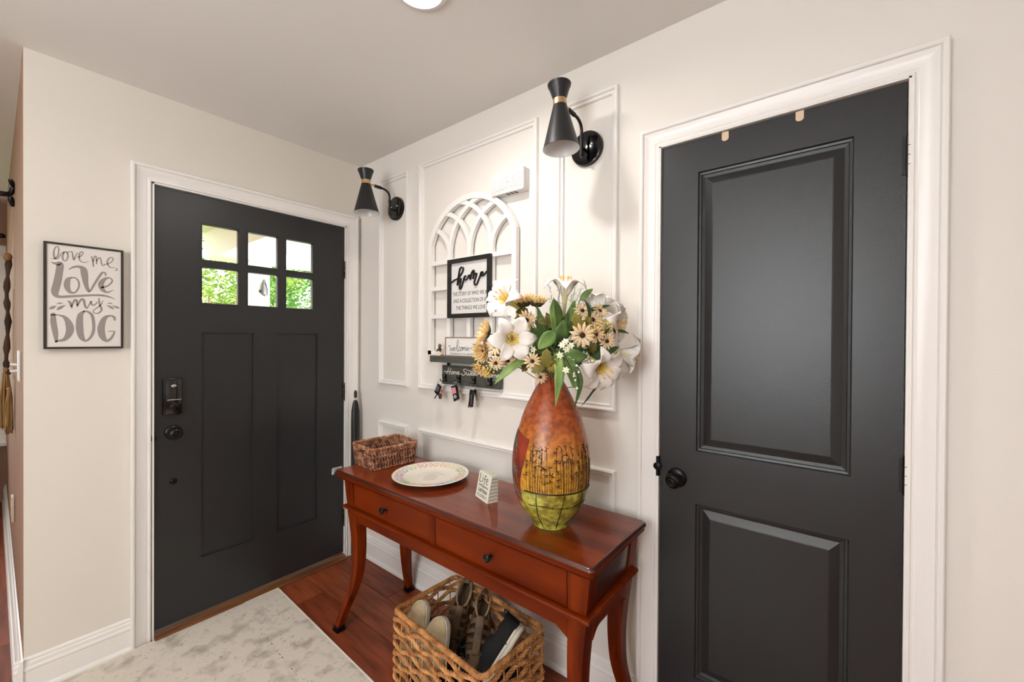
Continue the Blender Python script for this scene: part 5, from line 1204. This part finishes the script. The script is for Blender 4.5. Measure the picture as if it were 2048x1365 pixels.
FL = {'lily': [('white lily standing at the very top of the bouquet, opening upward', (1.7061, -0.275, 1.5652), (0.13, -0.123, 0.984), 0.074, 0.3, 1.0, 0.1), ('white lily at the upper left of the bouquet in front of the home sign', (1.5643, -0.4401, 1.5128), (-0.078, -0.927, 0.367), 0.0719, 0.2, 0.9, 0.09), ('large open white lily facing the viewer on the left of the bouquet', (1.6508, -0.4871, 1.3743), (0.716, -0.697, -0.045), 0.0717, 0.5, 0.7, 0.065), ('white lily facing right at the upper right of the bouquet', (1.8477, -0.1626, 1.4283), (0.986, 0.115, -0.118), 0.074, 0.1, 0.9, 0.085), ('large white lily facing down at the lower right of the bouquet', (1.8457, -0.2677, 1.276), (0.815, -0.374, -0.443), 0.0793, 0.2, 0.9, 0.08), ('white lily pointing right at the far right, beside the closet door casing', (1.8694, -0.1076, 1.3198), (0.81, 0.518, -0.275), 0.0756, 0.4, 0.8, 0.105), ('white lily half hidden behind the daisies at the upper right', (1.7609, -0.1419, 1.4941), (-0.159, 0.549, 0.821), 0.0706, 0.0, 1.0, 0.065)], 'ger': [('cream chrysanthemum facing up behind the upper left lily', (1.5857, -0.3463, 1.4886), (0.071, -0.26, 0.963), 0.0563, 0.75), ('cream chrysanthemum with brown sepals facing up, right of the upper left lily', (1.6293, -0.337, 1.4872), (0.213, -0.081, 0.974), 0.0521, 0.75), ('cream chrysanthemum at the far left edge of the bouquet over the welcome sign', (1.5187, -0.4519, 1.3919), (-0.455, -0.818, 0.353), 0.053, 0.55), ('cream chrysanthemum below it, drooping over the grey shelf', (1.5211, -0.476, 1.3344), (0.002, -0.979, -0.203), 0.0441, 0.6), ('cream chrysanthemum lowest on the left, over the key rack', (1.527, -0.4844, 1.2844), (-0.065, -0.644, -0.763), 0.0422, 0.55)], 'daisy': [('peach daisy above the big open lily', (1.6586, -0.4293, 1.4343), (0.865, -0.501, 0.007), 0.0346), ('peach daisy largest one right of centre', (1.8212, -0.3635, 1.3876), (0.53, -0.824, -0.2), 0.0409), ('peach daisy with the black centre just right of the largest daisy', (1.839, -0.3107, 1.3913), (0.701, -0.713, 0.006), 0.0294), ('peach daisy at the right, above the lower right lily', (1.8569, -0.271, 1.3697), (0.823, -0.531, -0.199), 0.0299), ('peach daisy left of the vase neck, under the big open lily', (1.7095, -0.4662, 1.3086), (0.614, -0.765, -0.194), 0.0285), ('peach daisy lowest, hanging beside the vase neck', (1.7115, -0.4266, 1.2579), (0.673, -0.678, -0.294), 0.0231), ('peach daisy above the olive leaf on the right', (1.7614, -0.257, 1.47), (0.639, -0.624, 0.45), 0.0315), ('peach daisy turned upward right of the olive leaf', (1.797, -0.2544, 1.4394), (0.685, -0.445, 0.577), 0.0392), ('peach daisy just below the half hidden lily', (1.7975, -0.2025, 1.4717), (0.786, -0.312, 0.534), 0.0303), ('peach daisy between the big open lily and the left chrysanthemums', (1.5621, -0.4686, 1.3529), (0.343, -0.933, 0.108), 0.0354), ('peach daisy small one beside the lowest left chrysanthemum', (1.5782, -0.4818, 1.2978), (0.443, -0.874, -0.198), 0.027), ('peach daisy under the lower left petal of the big open lily', (1.5952, -0.4425, 1.3049), (0.685, -0.518, -0.513), 0.029), ('peach daisy beside the right hand berry cluster', (1.8434, -0.1918, 1.4059), (0.993, -0.033, 0.116), 0.0332), ('peach daisy half hidden behind the daisy above the big open lily', (1.5942, -0.3654, 1.4399), (0.151, -0.728, 0.668), 0.037)], 'leaves': [('leaf_spray', 'broad green leaves standing up in the middle of the bouquet', [((1.7068, -0.3017, 1.3402), (1.6737, -0.3013, 1.5077), 0.0398, (0.684, -0.701, 0.201), 0.006), ((1.7229, -0.3399, 1.3573), (1.7336, -0.3307, 1.4379), 0.0483, (0.761, -0.64, 0.104), 0.006), ((1.6932, -0.2611, 1.3734), (1.7112, -0.22, 1.5119), 0.0341, (0.457, -0.884, 0.102), 0.006), ((1.6532, -0.2549, 1.3383), (1.6386, -0.253, 1.4432), 0.0383, (0.904, -0.417, 0.097), 0.006), ((1.7063, -0.3143, 1.4227), (1.6982, -0.3329, 1.5073), 0.0329, (0.933, -0.347, 0.093), 0.006)], [2, 0, 1], 0), ('leaf_spray', 'dark green leaves filling the middle of the bouquet behind the star flowers', [((1.709, -0.3259, 1.2835), (1.6978, -0.36, 1.3571), 0.0392, (0.457, -0.884, 0.102), 0.006), ((1.7128, -0.3229, 1.2835), (1.7556, -0.3264, 1.3737), 0.0425, (0.761, -0.64, 0.104), 0.006), ((1.7046, -0.3038, 1.2905), (1.7658, -0.254, 1.407), 0.0365, (0.668, -0.685, 0.292), 0.006), ((1.6942, -0.3121, 1.2904), (1.6603, -0.3513, 1.3928), 0.0398, (0.532, -0.823, 0.2), 0.006), ((1.6882, -0.2909, 1.3397), (1.7083, -0.274, 1.4609), 0.037, (0.372, -0.923, 0.099), 0.006), ((1.6964, -0.2846, 1.3061), (1.796, -0.179, 1.34), 0.037, (0.647, -0.664, 0.376), 0.006), ((1.6806, -0.2972, 1.306), (1.5788, -0.3528, 1.3555), 0.0404, (0.647, -0.664, 0.376), 0.006), ((1.6759, -0.2749, 1.3732), (1.6389, -0.2911, 1.4675), 0.0341, (0.761, -0.64, 0.104), 0.006), ((1.6827, -0.2696, 1.3562), (1.7281, -0.1939, 1.4869), 0.0273, (0.695, -0.711, 0.105), 0.006)], [2, 0, 2], 0), ('leaf_spray', 'pale green pointed leaf lying left of the bouquet centre', [((1.7452, -0.3986, 1.3981), (1.7164, -0.4477, 1.3445), 0.0431, (0.658, -0.675, 0.335), 0.004)], [1], 0), ('leaf_spray', 'dark green leaves behind the big open lily', [((1.6894, -0.3412, 1.3405), (1.6471, -0.4002, 1.4131), 0.049, (0.668, -0.685, 0.292), 0.006), ((1.6846, -0.3193, 1.3567), (1.6387, -0.3555, 1.4392), 0.0365, (0.732, -0.617, 0.289), 0.006), ((1.6765, -0.3514, 1.3568), (1.6724, -0.3922, 1.4817), 0.0261, (0.818, -0.566, 0.102), 0.006), ((1.6756, -0.3781, 1.3087), (1.6252, -0.4313, 1.3056), 0.029, (0.623, -0.639, 0.451), 0.006), ((1.706, -0.3664, 1.3333), (1.6594, -0.4163, 1.3571), 0.0415, (0.577, -0.725, 0.377), 0.006)], [0, 2], 0), ('leaf_spray', 'dark green leaves right of the vase neck', [((1.7472, -0.372, 1.3111), (1.8142, -0.3183, 1.3241), 0.05, (0.658, -0.675, 0.335), 0.006), ((1.7434, -0.3364, 1.3416), (1.7973, -0.3192, 1.2874), 0.032, (0.684, -0.701, 0.201), 0.006), ((1.7454, -0.309, 1.3574), (1.7809, -0.3064, 1.3339), 0.0551, (0.732, -0.617, 0.289), 0.006)], [0, 2], 0), ('leaf_spray', 'long dark green leaf under the right hand daisies', [((1.7821, -0.2416, 1.3077), (1.8568, -0.1815, 1.3513), 0.0298, (0.658, -0.675, 0.335), 0.006), ((1.7854, -0.2131, 1.3404), (1.8312, -0.1763, 1.3576), 0.0437, (0.623, -0.639, 0.451), 0.006)], [2, 0], 0), ('leaf_spray', 'thin green leaves arching at the upper right', [((1.7418, -0.2216, 1.459), (1.8147, -0.1629, 1.492), 0.0205, (0.596, -0.613, 0.518), 0.006), ((1.8308, -0.1763, 1.4046), (1.8742, -0.1416, 1.3949), 0.0135, (0.569, -0.586, 0.577), 0.006), ((1.7347, -0.2269, 1.5102), (1.769, -0.1991, 1.5479), 0.0222, (0.684, -0.577, 0.446), 0.006), ((1.8025, -0.2884, 1.4379), (1.7895, -0.2983, 1.5017), 0.0144, (0.904, -0.417, 0.097), 0.012)], [2, 0, 1], 0), ('olive_leaf_spray', 'olive gold lobed leaf in front of the centre right', [((1.799, -0.33, 1.3927), (1.784, -0.3543, 1.4575), 0.0406, (0.684, -0.701, 0.201), 0.006), ((1.7952, -0.3073, 1.4057), (1.8048, -0.2864, 1.4539), 0.0285, (0.684, -0.701, 0.201), 0.006)], None, 3), ('olive_leaf_spray', 'olive gold leaf cluster above the vase neck', [((1.7481, -0.4483, 1.29), (1.7532, -0.4566, 1.3483), 0.0402, (0.611, -0.765, 0.202), 0.006), ((1.7483, -0.4353, 1.2908), (1.77, -0.4306, 1.311), 0.036, (0.668, -0.685, 0.292), 0.006), ((1.739, -0.4428, 1.2908), (1.7063, -0.4691, 1.2755), 0.03, (0.503, -0.779, 0.374), 0.006), ((1.7483, -0.4353, 1.2984), (1.7715, -0.4297, 1.2768), 0.036, (0.668, -0.685, 0.292), 0.006)], None, 4), ('olive_leaf_spray', 'dark olive lobed leaves left of the grass blades', [((1.6642, -0.3482, 1.3895), (1.6825, -0.3202, 1.4644), 0.0329, (0.45, -0.871, 0.197), 0.006), ((1.6462, -0.3369, 1.4064), (1.654, -0.343, 1.4625), 0.0334, (0.366, -0.911, 0.192), 0.006), ((1.6361, -0.3841, 1.3075), (1.6246, -0.4064, 1.2673), 0.0261, (0.695, -0.711, 0.105), 0.006), ((1.6991, -0.3713, 1.4212), (1.6914, -0.4158, 1.4278), 0.032, (0.569, -0.586, 0.577), 0.006), ((1.7657, -0.2289, 1.3402), (1.8011, -0.226, 1.3575), 0.0437, (0.684, -0.701, 0.201), 0.006), ((1.8092, -0.1684, 1.3572), (1.7716, -0.2236, 1.4244), 0.058, (0.684, -0.701, 0.201), 0.006), ((1.5495, -0.3762, 1.3552), (1.5296, -0.4436, 1.319), 0.0478, (0.684, -0.701, 0.201), 0.006), ((1.5491, -0.4023, 1.3386), (1.5623, -0.4434, 1.2824), 0.0404, (0.684, -0.701, 0.201), 0.006), ((1.5889, -0.3442, 1.4238), (1.5751, -0.3548, 1.4885), 0.0478, (0.684, -0.701, 0.201), 0.006)], None, 3)], 'blades': [('wide striped grass blade hanging straight down in front of the vase neck', [(1.7209, -0.3544, 1.3414), (1.7705, -0.4174, 1.3105), (1.7882, -0.4421, 1.2564), (1.7808, -0.4485, 1.1772)], 0.0283, 1, (0.621, -0.777, 0.105)), ('grass blade curving down right of the vase neck', [(1.7319, -0.3328, 1.3333), (1.7982, -0.3825, 1.3012), (1.8164, -0.3683, 1.2453), (1.7978, -0.371, 1.1603)], 0.0197, 0, (0.818, -0.566, 0.102)), ('shorter grass blade beside the vase neck', [(1.7256, -0.3379, 1.3332), (1.7813, -0.3833, 1.2898), (1.8047, -0.3778, 1.2377), (1.8071, -0.3759, 1.2301)], 0.0212, 1, (0.761, -0.64, 0.104)), ('long grass blade reaching down left across the key rack', [(1.6635, -0.3749, 1.3162), (1.6558, -0.4452, 1.3073), (1.6222, -0.4851, 1.2718), (1.5935, -0.5084, 1.2329)], 0.0263, 1, (0.409, -0.797, 0.444)), ('thin dark grass blade curling below the lower right lily', [(1.8224, -0.2483, 1.2283), (1.8061, -0.2615, 1.2087), (1.7863, -0.2648, 1.1812), (1.77, -0.278, 1.1549)], 0.0065, 2, (0.789, -0.546, 0.283)), ('upright grass blade left of the top lily', [(1.702, -0.331, 1.357), (1.6989, -0.333, 1.4223), (1.6934, -0.337, 1.4713), (1.6982, -0.3329, 1.5122)], 0.0196, 1, (0.761, -0.64, 0.104)), ('slim pale blade over the welcome sign', [(1.503, -0.4135, 1.3378), (1.483, -0.4295, 1.3411), (1.4561, -0.4382, 1.3493), (1.4413, -0.45, 1.3578)], 0.0069, 2, (0.532, -0.669, 0.519))], 'berries': [('yellow berry cluster between the right hand daisies', (1.8356, -0.2877, 1.4136), 0.022, 22), ('yellow berry cluster at the right, under the right hand lily', (1.8501, -0.2505, 1.4143), 0.018, 20), ('yellow berry cluster hanging over the key rack lettering', (1.564, -0.5061, 1.2746), 0.02, 20), ('yellow berry cluster above the key rack at the far left', (1.5256, -0.5112, 1.2856), 0.01, 8), ('yellow berry cluster in front of the largest daisy', (1.8435, -0.3327, 1.4017), 0.016, 14)], 'stars': [('ivory star flowers in front of the bouquet centre', [(1.8021, -0.4301, 1.3679), (1.7995, -0.4451, 1.3577), (1.8098, -0.4369, 1.3462), (1.7952, -0.4487, 1.3286), (1.8148, -0.42, 1.3563)]), ('small ivory star flowers left of the bouquet centre', [(1.6855, -0.4467, 1.3576), (1.6928, -0.4409, 1.3423), (1.804, -0.4292, 1.2844)])], 'bells': [('white bell buds on a thin stem left of the top lily', [(1.6928, -0.2866, 1.4238), (1.6739, -0.3013, 1.4909), (1.6656, -0.3076, 1.5413), (1.6548, -0.316, 1.5715)], 10), ('white bell buds hanging right of the vase neck', [(1.7593, -0.3622, 1.3237), (1.8018, -0.3796, 1.3012), (1.813, -0.3837, 1.2658), (1.8122, -0.3847, 1.2208)], 9), ('white buds among the upper stems beside the top lily', [(1.706, -0.3016, 1.4397), (1.6978, -0.3078, 1.4861), (1.7001, -0.3057, 1.5225), (1.7051, -0.3015, 1.5524)], 10), ('white buds above the lower right lily', [(1.7404, -0.3004, 1.3409), (1.7821, -0.2926, 1.3417), (1.8059, -0.2865, 1.3229), (1.7999, -0.2915, 1.2973)], 12)], 'ferns': [('fine pale green fern sprig right of the top lily', (1.7189, -0.2656, 1.4408), [(1.7312, -0.255, 1.5502), (1.7483, -0.2414, 1.5453), (1.7604, -0.2319, 1.5084), (1.7235, -0.2613, 1.5249), (1.7636, -0.2167, 1.4891)]), ('fine green fern tuft right of the big open lily', (1.6806, -0.3995, 1.3414), [(1.6735, -0.4305, 1.3761), (1.6832, -0.4227, 1.3855), (1.664, -0.4383, 1.351)])]}
for (lb, c, d, r, sp_, cu, tl) in FL['lily']: lily(lb, c, d, r, sp_, cu, tl)
for (lb, c, d, r, cl) in FL['ger']: gerbera(lb, c, d, r, 0, cl)
for (lb, c, d, r) in FL['daisy']: daisy(lb, c, d, r)
def leaf_spray(name, label, items, mats_, lobes=0):
    t_ = thing(name, label, 'leaves', tuple(items[0][0]), None)
    for i, (p0, p1, wd, nr, sg) in enumerate(items):
        b = MB(); leaf_mesh(b, p0, p1, wd, nr, sg, lobes=lobes); b.build('leaf', mats_[i % len(mats_)], t_, smooth=True, thick=.0007)
    b = MB()
    for (p0, p1, wd, nr, sg) in items: b.tube(smooth_path([Vector(p0), (Vector(p0) * .6 + NECK * .4), NECK + Vector((0, 0, -.04))], 4), .0014, 5)
    b.build('stem', M_stem, t_, smooth=True)
for (nm, lb, its, mi, lob) in FL['leaves']: leaf_spray(nm, lb, its, [M_lf[q] for q in mi] if mi else [M_ol], lob)
for (lb, its, wd, mi, nr) in FL['blades']:
    t_ = thing('grass_blade', lb, 'leaf', tuple(its[0])); b = MB(); blade(b, its, wd, nr); b.build('blade', M_lf[mi], t_, smooth=True, thick=.0008)
    b = MB(); b.tube([its[0], NECK + Vector((0, 0, -.05))], .0015, 5); b.build('stem', M_stem, t_, smooth=True)
M_ber = mat('pale yellow berry', '#e0bb62', .45); M_star = mat('ivory star flower', '#f0eed2', .6); M_bell = mat('white bell bud', '#f4f3ea', .6)
for (lb, c, rad, n) in FL['berries']:
    c = Vector(c); t_ = thing('berry_spray', lb, 'berries', tuple(c), None); b = MB(); s2_ = MB()
    for i in range(n):
        p = c + Vector((rnd.gauss(0, 1), rnd.gauss(0, 1), rnd.gauss(0, 1))) * rad * .5; b.sphere(p, rnd.uniform(.0026, .0036), 8); s2_.tube([p, c - (c - NECK) * .12], .0006, 4)
    b.build('berries', M_ber, t_, smooth=True); s2_.build('twigs', M_stem, t_); stem_to(t_, c - (c - NECK) * .1, r=.0011)
for (lb, cs_) in FL['stars']:
    t_ = thing('star_flower_spray', lb, 'flower', tuple(cs_[0]))
    for c in cs_:
        c = Vector(c); M = frame(c, (CAM - c).normalized() + Vector((rnd.uniform(-.3, .3), rnd.uniform(-.3, .3), rnd.uniform(-.3, .5))), rnd.random() * 3); b = MB()
        for i in range(6): petal(b, M, i * PI / 3, [(.001, 0), (.004, .001), (.008, .001), (.0125, -.001)], .0034, cup=.4, nw=3)
        b.sphere((0, 0, .001), .0022, 8, M=M); b.build('star_flower', M_star, t_, smooth=True, thick=.0004)
    b = MB()
    for c in cs_: b.tube([Vector(c), Vector(c) * .7 + NECK * .3 + Vector((0, 0, -.01)), NECK], .0008, 5)
    b.build('stem', M_stem, t_)
for (lb, path_, n) in FL['bells']:
    t_ = thing('lily_of_the_valley_spray', lb, 'flower', tuple(path_[0])); P = smooth_path(path_, 6); b = MB(); b.tube(P, .0009, 5); b.build('stem', M_stem, t_)
    b = MB()
    for i in range(n):
        p = P[int((i + 1) / (n + 1) * (len(P) - 1))] + Vector((rnd.uniform(-.010, .010), rnd.uniform(-.008, .008), rnd.uniform(-.010, .002)))
        b.lathe([(.0008, .003), (.0028, .0015), (.0036, -.001), (.0034, -.0032)], 8, Matrix.Translation(p)); b.tube([p + Vector((0, 0, .003)), P[int((i + 1) / (n + 1) * (len(P) - 1))]], .0004, 4)
    b.build('bell_buds', M_bell, t_, smooth=True)
for (lb, c0, tips) in FL['ferns']:
    t_ = thing('fine_fern_spray', lb, 'leaves', tuple(c0)); b = MB()
    for tp in tips:
        P = smooth_path([Vector(c0), (Vector(c0) + Vector(tp)) / 2 + Vector((0, 0, .008)), Vector(tp)], 6); b.tube(P, .0007, 4)
        for i in range(2, len(P)):
            for s_ in range(3):
                dv_ = Vector((rnd.uniform(-1, 1), rnd.uniform(-1, 1), rnd.uniform(-.2, 1))).normalized() * rnd.uniform(.008, .015); b.tube([P[i], P[i] + dv_], .0004, 3)
    b.tube([Vector(c0), NECK], .0012, 5); b.build('needles', mat('fresh fern green', '#7fa65a', .6), t_)

# ================================================================== SIDE ROOM
wp = thing('light_switch', 'white switch plate with two white pegs at the edge of the side room wall', 'switch', (-.22, -1.4075, 1.25))
b = MB(); b.bbox(-.262, -1.4145, 1.190, -.165, -1.4075, 1.315, .002); b.build('switch_plate', M_chm, wp, smooth=True)
for z in (1.255, 1.232): b = MB(); b.tube([(-.225, -1.412, z), (-.235, -1.434, z + (.004 if z > 1.24 else -.002))], .0048, 8); b.build('toggle', M_chm, wp, smooth=True)
ol = thing('wall_outlet', 'small ivory outlet plate low on the side room wall', 'outlet', (-.98, -1.4075, .46))
b = MB(); b.bbox(-1.02, -1.4185, .40, -.945, -1.4075, .53, .002); b.build('cover_plate', mat('ivory plastic', '#ddd0ba', .45), ol, smooth=True)
for z in (.443, .487): b = MB(); b.bbox(-.996, -1.4195, z - .014, -.969, -1.418, z + .014, .001); b.build('socket', M_chm, ol)
M_jute = mat('jute fibre', '#b8935f', .9, col2='#8f6e45', nscale=60, stretch=(1, 1, .15), bump=.5, bscale=200); M_bark = mat('dark twisted wood', '#57402f', .8, col2='#2f231b', nscale=30, stretch=(1, 1, .3), bump=.6)
wh = thing('tassel_wall_hanging', 'rustic brown wall hanging with jute tassels on the side room wall', 'wall hanging', (-1.0, -1.4075, 1.4))
b = MB(); b.tube(smooth_path([(-1.0, -1.425, 1.78), (-1.01, -1.432, 1.60), (-.98, -1.428, 1.45), (-1.0, -1.434, 1.25), (-.99, -1.43, 1.17)], 6), [.010 + .004 * math.sin(i * 1.7) for i in range(25)], 10); b.build('branch', M_bark, wh, smooth=True)
b = MB(); b.sphere((-1.0, -1.430, 1.79), .018, 12, (1, 1, 1.3)); b.build('wooden_bead', mat('honey wood bead', '#9a7147', .5), wh, smooth=True)
b = MB(); b.tube([(-.985, -1.412, 2.06), (-.995, -1.424, 1.80)], .0025, 6); b.tube([(-.97, -1.4105, 1.62), (-.965, -1.412, 1.4), (-.955, -1.412, 1.15)], .003, 6); b.build('cord', mat('pale cord', '#c9b294', .8), wh, smooth=True)
rn = random.Random(8)
for (cx, cy, z1, z0, wd) in ((-.99, -1.436, 1.20, .90, .022), (-.94, -1.426, 1.10, .88, .014), (-1.06, -1.438, 1.17, .94, .016)):
    b = MB()
    b.sphere((cx, cy, z1), .010, 10)
    for i in range(60):
        a = rn.random() * 2 * PI; r = wd * math.sqrt(rn.random()); x, y = cx + r * math.cos(a), cy + r * math.sin(a)
        b.tube([(cx + (x - cx) * .3, cy + (y - cy) * .3, z1), (x, y, (z1 + z0) / 2), (x + rn.uniform(-.004, .004), y + rn.uniform(-.003, .003), z0 + rn.uniform(-.02, .03))], .0018, 4)
    b.build('tassel', M_jute, wh, smooth=True)
bd = thing('balloon_dog_ornament', 'black balloon dog ornament mounted high on the side room wall', 'ornament', (-.95, -1.44, 2.15))
T = Matrix.Translation((-.95, -1.452, 2.105)) @ Matrix.Rotation(math.radians(30), 4, 'Y') @ Matrix.Rotation(math.radians(90), 4, 'Z')
b = MB(T)
def sausage(p, q, r): 
    p, q = Vector(p), Vector(q); n = 8; b.tube([p + (q - p) * i / n for i in range(n + 1)], [r * (.35 + .65 * math.sin(PI * min(1, max(0, .12 + .76 * i / n))) ** .5) for i in range(n + 1)], 12)
sausage((-.028, 0, 0), (.030, 0, .004), .014)
for x in (-.034, .034):
    for y in (-.012, .012): sausage((x * .9, y * .4, -.004), (x * 1.2, y, -.052), .0115)
sausage((.030, 0, .004), (.042, 0, .046), .012); sausage((.042, 0, .046), (.082, 0, .050), .012)
for y in (-.009, .009): sausage((.042, y * .5, .048), (.030, y, .084), .010)
sausage((-.032, 0, .004), (-.052, 0, .050), .008)
b.build('balloon_body', mat('glossy black resin', '#0b0a0a', .2), bd, smooth=True)
b = MB(); b.tube([(-.95, -1.4075, 2.13), (-.95, -1.45, 2.11)], .004, 8); b.build('wall_peg', M_blk, bd)
ch = thing('upholstered_chair', 'grey upholstered chair below the side room window, mostly outside the view', 'chair', (-2.62, -1.80, 0))
M_gch = mat('slate upholstery', '#4b5156', .85, bump=.3)
b = MB(); b.bbox(-2.85, -2.05, .34, -2.36, -1.56, .46, .04); b.build('seat', M_gch, ch, smooth=True)
b = MB(); b.bbox(-2.90, -2.05, .40, -2.80, -1.56, .92, .04); b.build('backrest', M_gch, ch, smooth=True)
for x in (-2.82, -2.40):
    for y in (-2.01, -1.60): b = MB(); b.tube([(x, y, .35), (x, y, 0)], [.02, .014], 10); b.build('leg', M_blkm, ch, smooth=True)
cu = MB(); rows = []
for j in range(40):
    y = -1.50 - j * .0045; x = -2.93 + .018 * math.sin(j * 1.1); rows.append([(x, y, .42), (x, y, 1.2), (x, y, 2.16)])
cu.grid(rows); tag(cu.build('curtain', mat('sheer pale curtain', '#e8ecec', .9), None, (-2.93, -1.55, 2.1), smooth=True, thick=.002), 'sheer pale curtain beside the side room window', 'curtain')
b = MB(); b.tube([(-2.93, -1.43, 2.19), (-2.93, -2.7, 2.19)], .011, 12); b.sphere((-2.93, -1.43, 2.19), .02, 12); tag(b.build('curtain_rod', mat('dark bronze rod', '#2a211c', .4, .6), None, (-2.93, -2.0, 2.19), smooth=True), 'dark curtain rod above the side room window', 'curtain rod')

# ================================================================== PORCH AND GARDEN
M_por = mat('white porch paint', '#f2efe6', .6)
b = MB(); b.box(-2.45, -1.2, -.12, -.14, 2.6, -.02); tag(b.build('porch_floor', mat('concrete porch', '#a9a49a', .9, col2='#8f8a80', bump=.3), None, (-1.3, .7, -.1)), kind='structure')
b = MB(); b.box(-2.5, -1.27, 2.40, -.14, 2.7, 2.46); tag(b.build('porch_ceiling', M_por, None, (-1.3, .7, 2.4)), kind='structure')
b = MB(); b.box(-2.5, -.17, 2.145, -.14, .22, 2.40); b.box(-2.42, .22, 2.145, -2.22, 2.7, 2.40); tag(b.build('porch_beam', M_por, None, (-2.3, .7, 2.2)), kind='structure')
co = root('porch_column', (-2.27, .20, -.02))
b = MB(); b.bbox(-2.36, .115, -.02, -2.18, .305, 2.145, .004); b.build('column_shaft', M_por, co); b = MB(); b.bbox(-2.375, .10, 2.06, -2.165, .32, 2.12, .005); b.bbox(-2.375, .10, -.02, -2.165, .32, .12, .005); b.build('column_trim', M_por, co)
hk_ = thing('lantern', 'slim oval dark grey lantern fixed to the white porch column', 'lantern', (-2.16, .235, 1.86))
b = MB(); b.sphere((-2.155, .242, 1.835), .032, 20, (.6, 1, 1.25)); b.lathe([(.031, 0), (.024, .07), (.014, .115), (.004, .13)], 20, Matrix.Translation((-2.155, .242, 1.835)) @ Matrix.Diagonal((.6, 1, 1, 1))); b.build('lantern_body', mat('pewter', '#77777a', .3, .5), hk_, smooth=True)
b = MB(); b.sphere((-2.155, .205, 1.838), .010, 12, (1, 1, 1.6)); b.build('side_bracket', M_blkm, hk_, smooth=True)
b = MB(); b.tube(smooth_path([(-2.135, .222, 1.80), (-2.13, .242, 1.79), (-2.135, .262, 1.80), (-2.137, .265, 1.86), (-2.14, .246, 1.93)], 5), .003, 6); b.build('rim_line', M_blkm, hk_, smooth=True)
b = MB(); b.box(-30, -20, -.30, -2.45, 25, -.20); tag(b.build('lawn', mat('lawn green', '#6f8f3e', .95, col2='#4f7030', nscale=3), None, (-10, 0, -.2)), kind='structure')
def tree(label, x, y, h, r, m, seed, trunk=.06, lo=.2, n=5200, ls=.05):
    rn = random.Random(seed); t_ = thing('garden_tree', label, 'tree', (x, y, -.2)); b = MB()
    b.tube([(x, y, -.2), (x + .05, y, h * .3), (x - .03, y + .05, h * .7)], [trunk, trunk * .8, trunk * .4], 8)
    tips = []
    for i in range(9):
        a = rn.random() * 6.3; z = h * rn.uniform(.15, .5); e = (x + r * .7 * math.cos(a), y + r * .7 * math.sin(a), z + h * rn.uniform(.15, .35)); b.tube([(x, y, z), ((x + e[0]) / 2, (y + e[1]) / 2, z + .1), e], [trunk * .4, trunk * .28, trunk * .1], 6)
    b.build('trunk', mat('grey brown bark', '#7d6a50', .9, bump=.6), t_, smooth=True)
    b = MB(); cl = [(x + rn.gauss(0, r * .5), y + rn.gauss(0, r * .5), h * rn.uniform(lo, .95)) for _ in range(34)]
    for i in range(n):
        c = cl[i % len(cl)]; p = Vector((c[0] + rn.gauss(0, r * .20), c[1] + rn.gauss(0, r * .20), c[2] + rn.gauss(0, r * .17)))
        u = Vector((rn.gauss(0, 1), rn.gauss(0, 1), rn.gauss(0, .6))).normalized(); v = u.orthogonal().normalized(); s_ = ls * rn.uniform(.6, 1.3)
        b.add([p - u * s_, p + v * s_ * .45, p + u * s_, p - v * s_ * .45], [(0, 1, 2, 3)])
    o = b.build('foliage', m, t_); tag(o, kind='stuff')
M_t1 = mat('yellow green foliage', '#94a648', .7, col2='#5c7c32', nscale=3); M_t2 = mat('fresh green foliage', '#6d9040', .7, col2='#406c2c', nscale=3)
tree('yellow green many stemmed tree seen through the lower left door pane', -6.6, .95, 3.0, .8, M_t1, 1)
tree('bushy bright green tree seen beside the porch column', -9.4, 3.3, 4.9, 1.1, M_t2, 2, n=11000, ls=.06)
tree('bushy bright green tree seen through the right hand door panes', -6.2, 3.2, 4.5, .85, M_t2, 3, n=11000)
tree('low green shrub at the foot of the garden trees', -12.4, 3.6, 4.4, 1.6, M_t1, 4, n=9000, ls=.09)
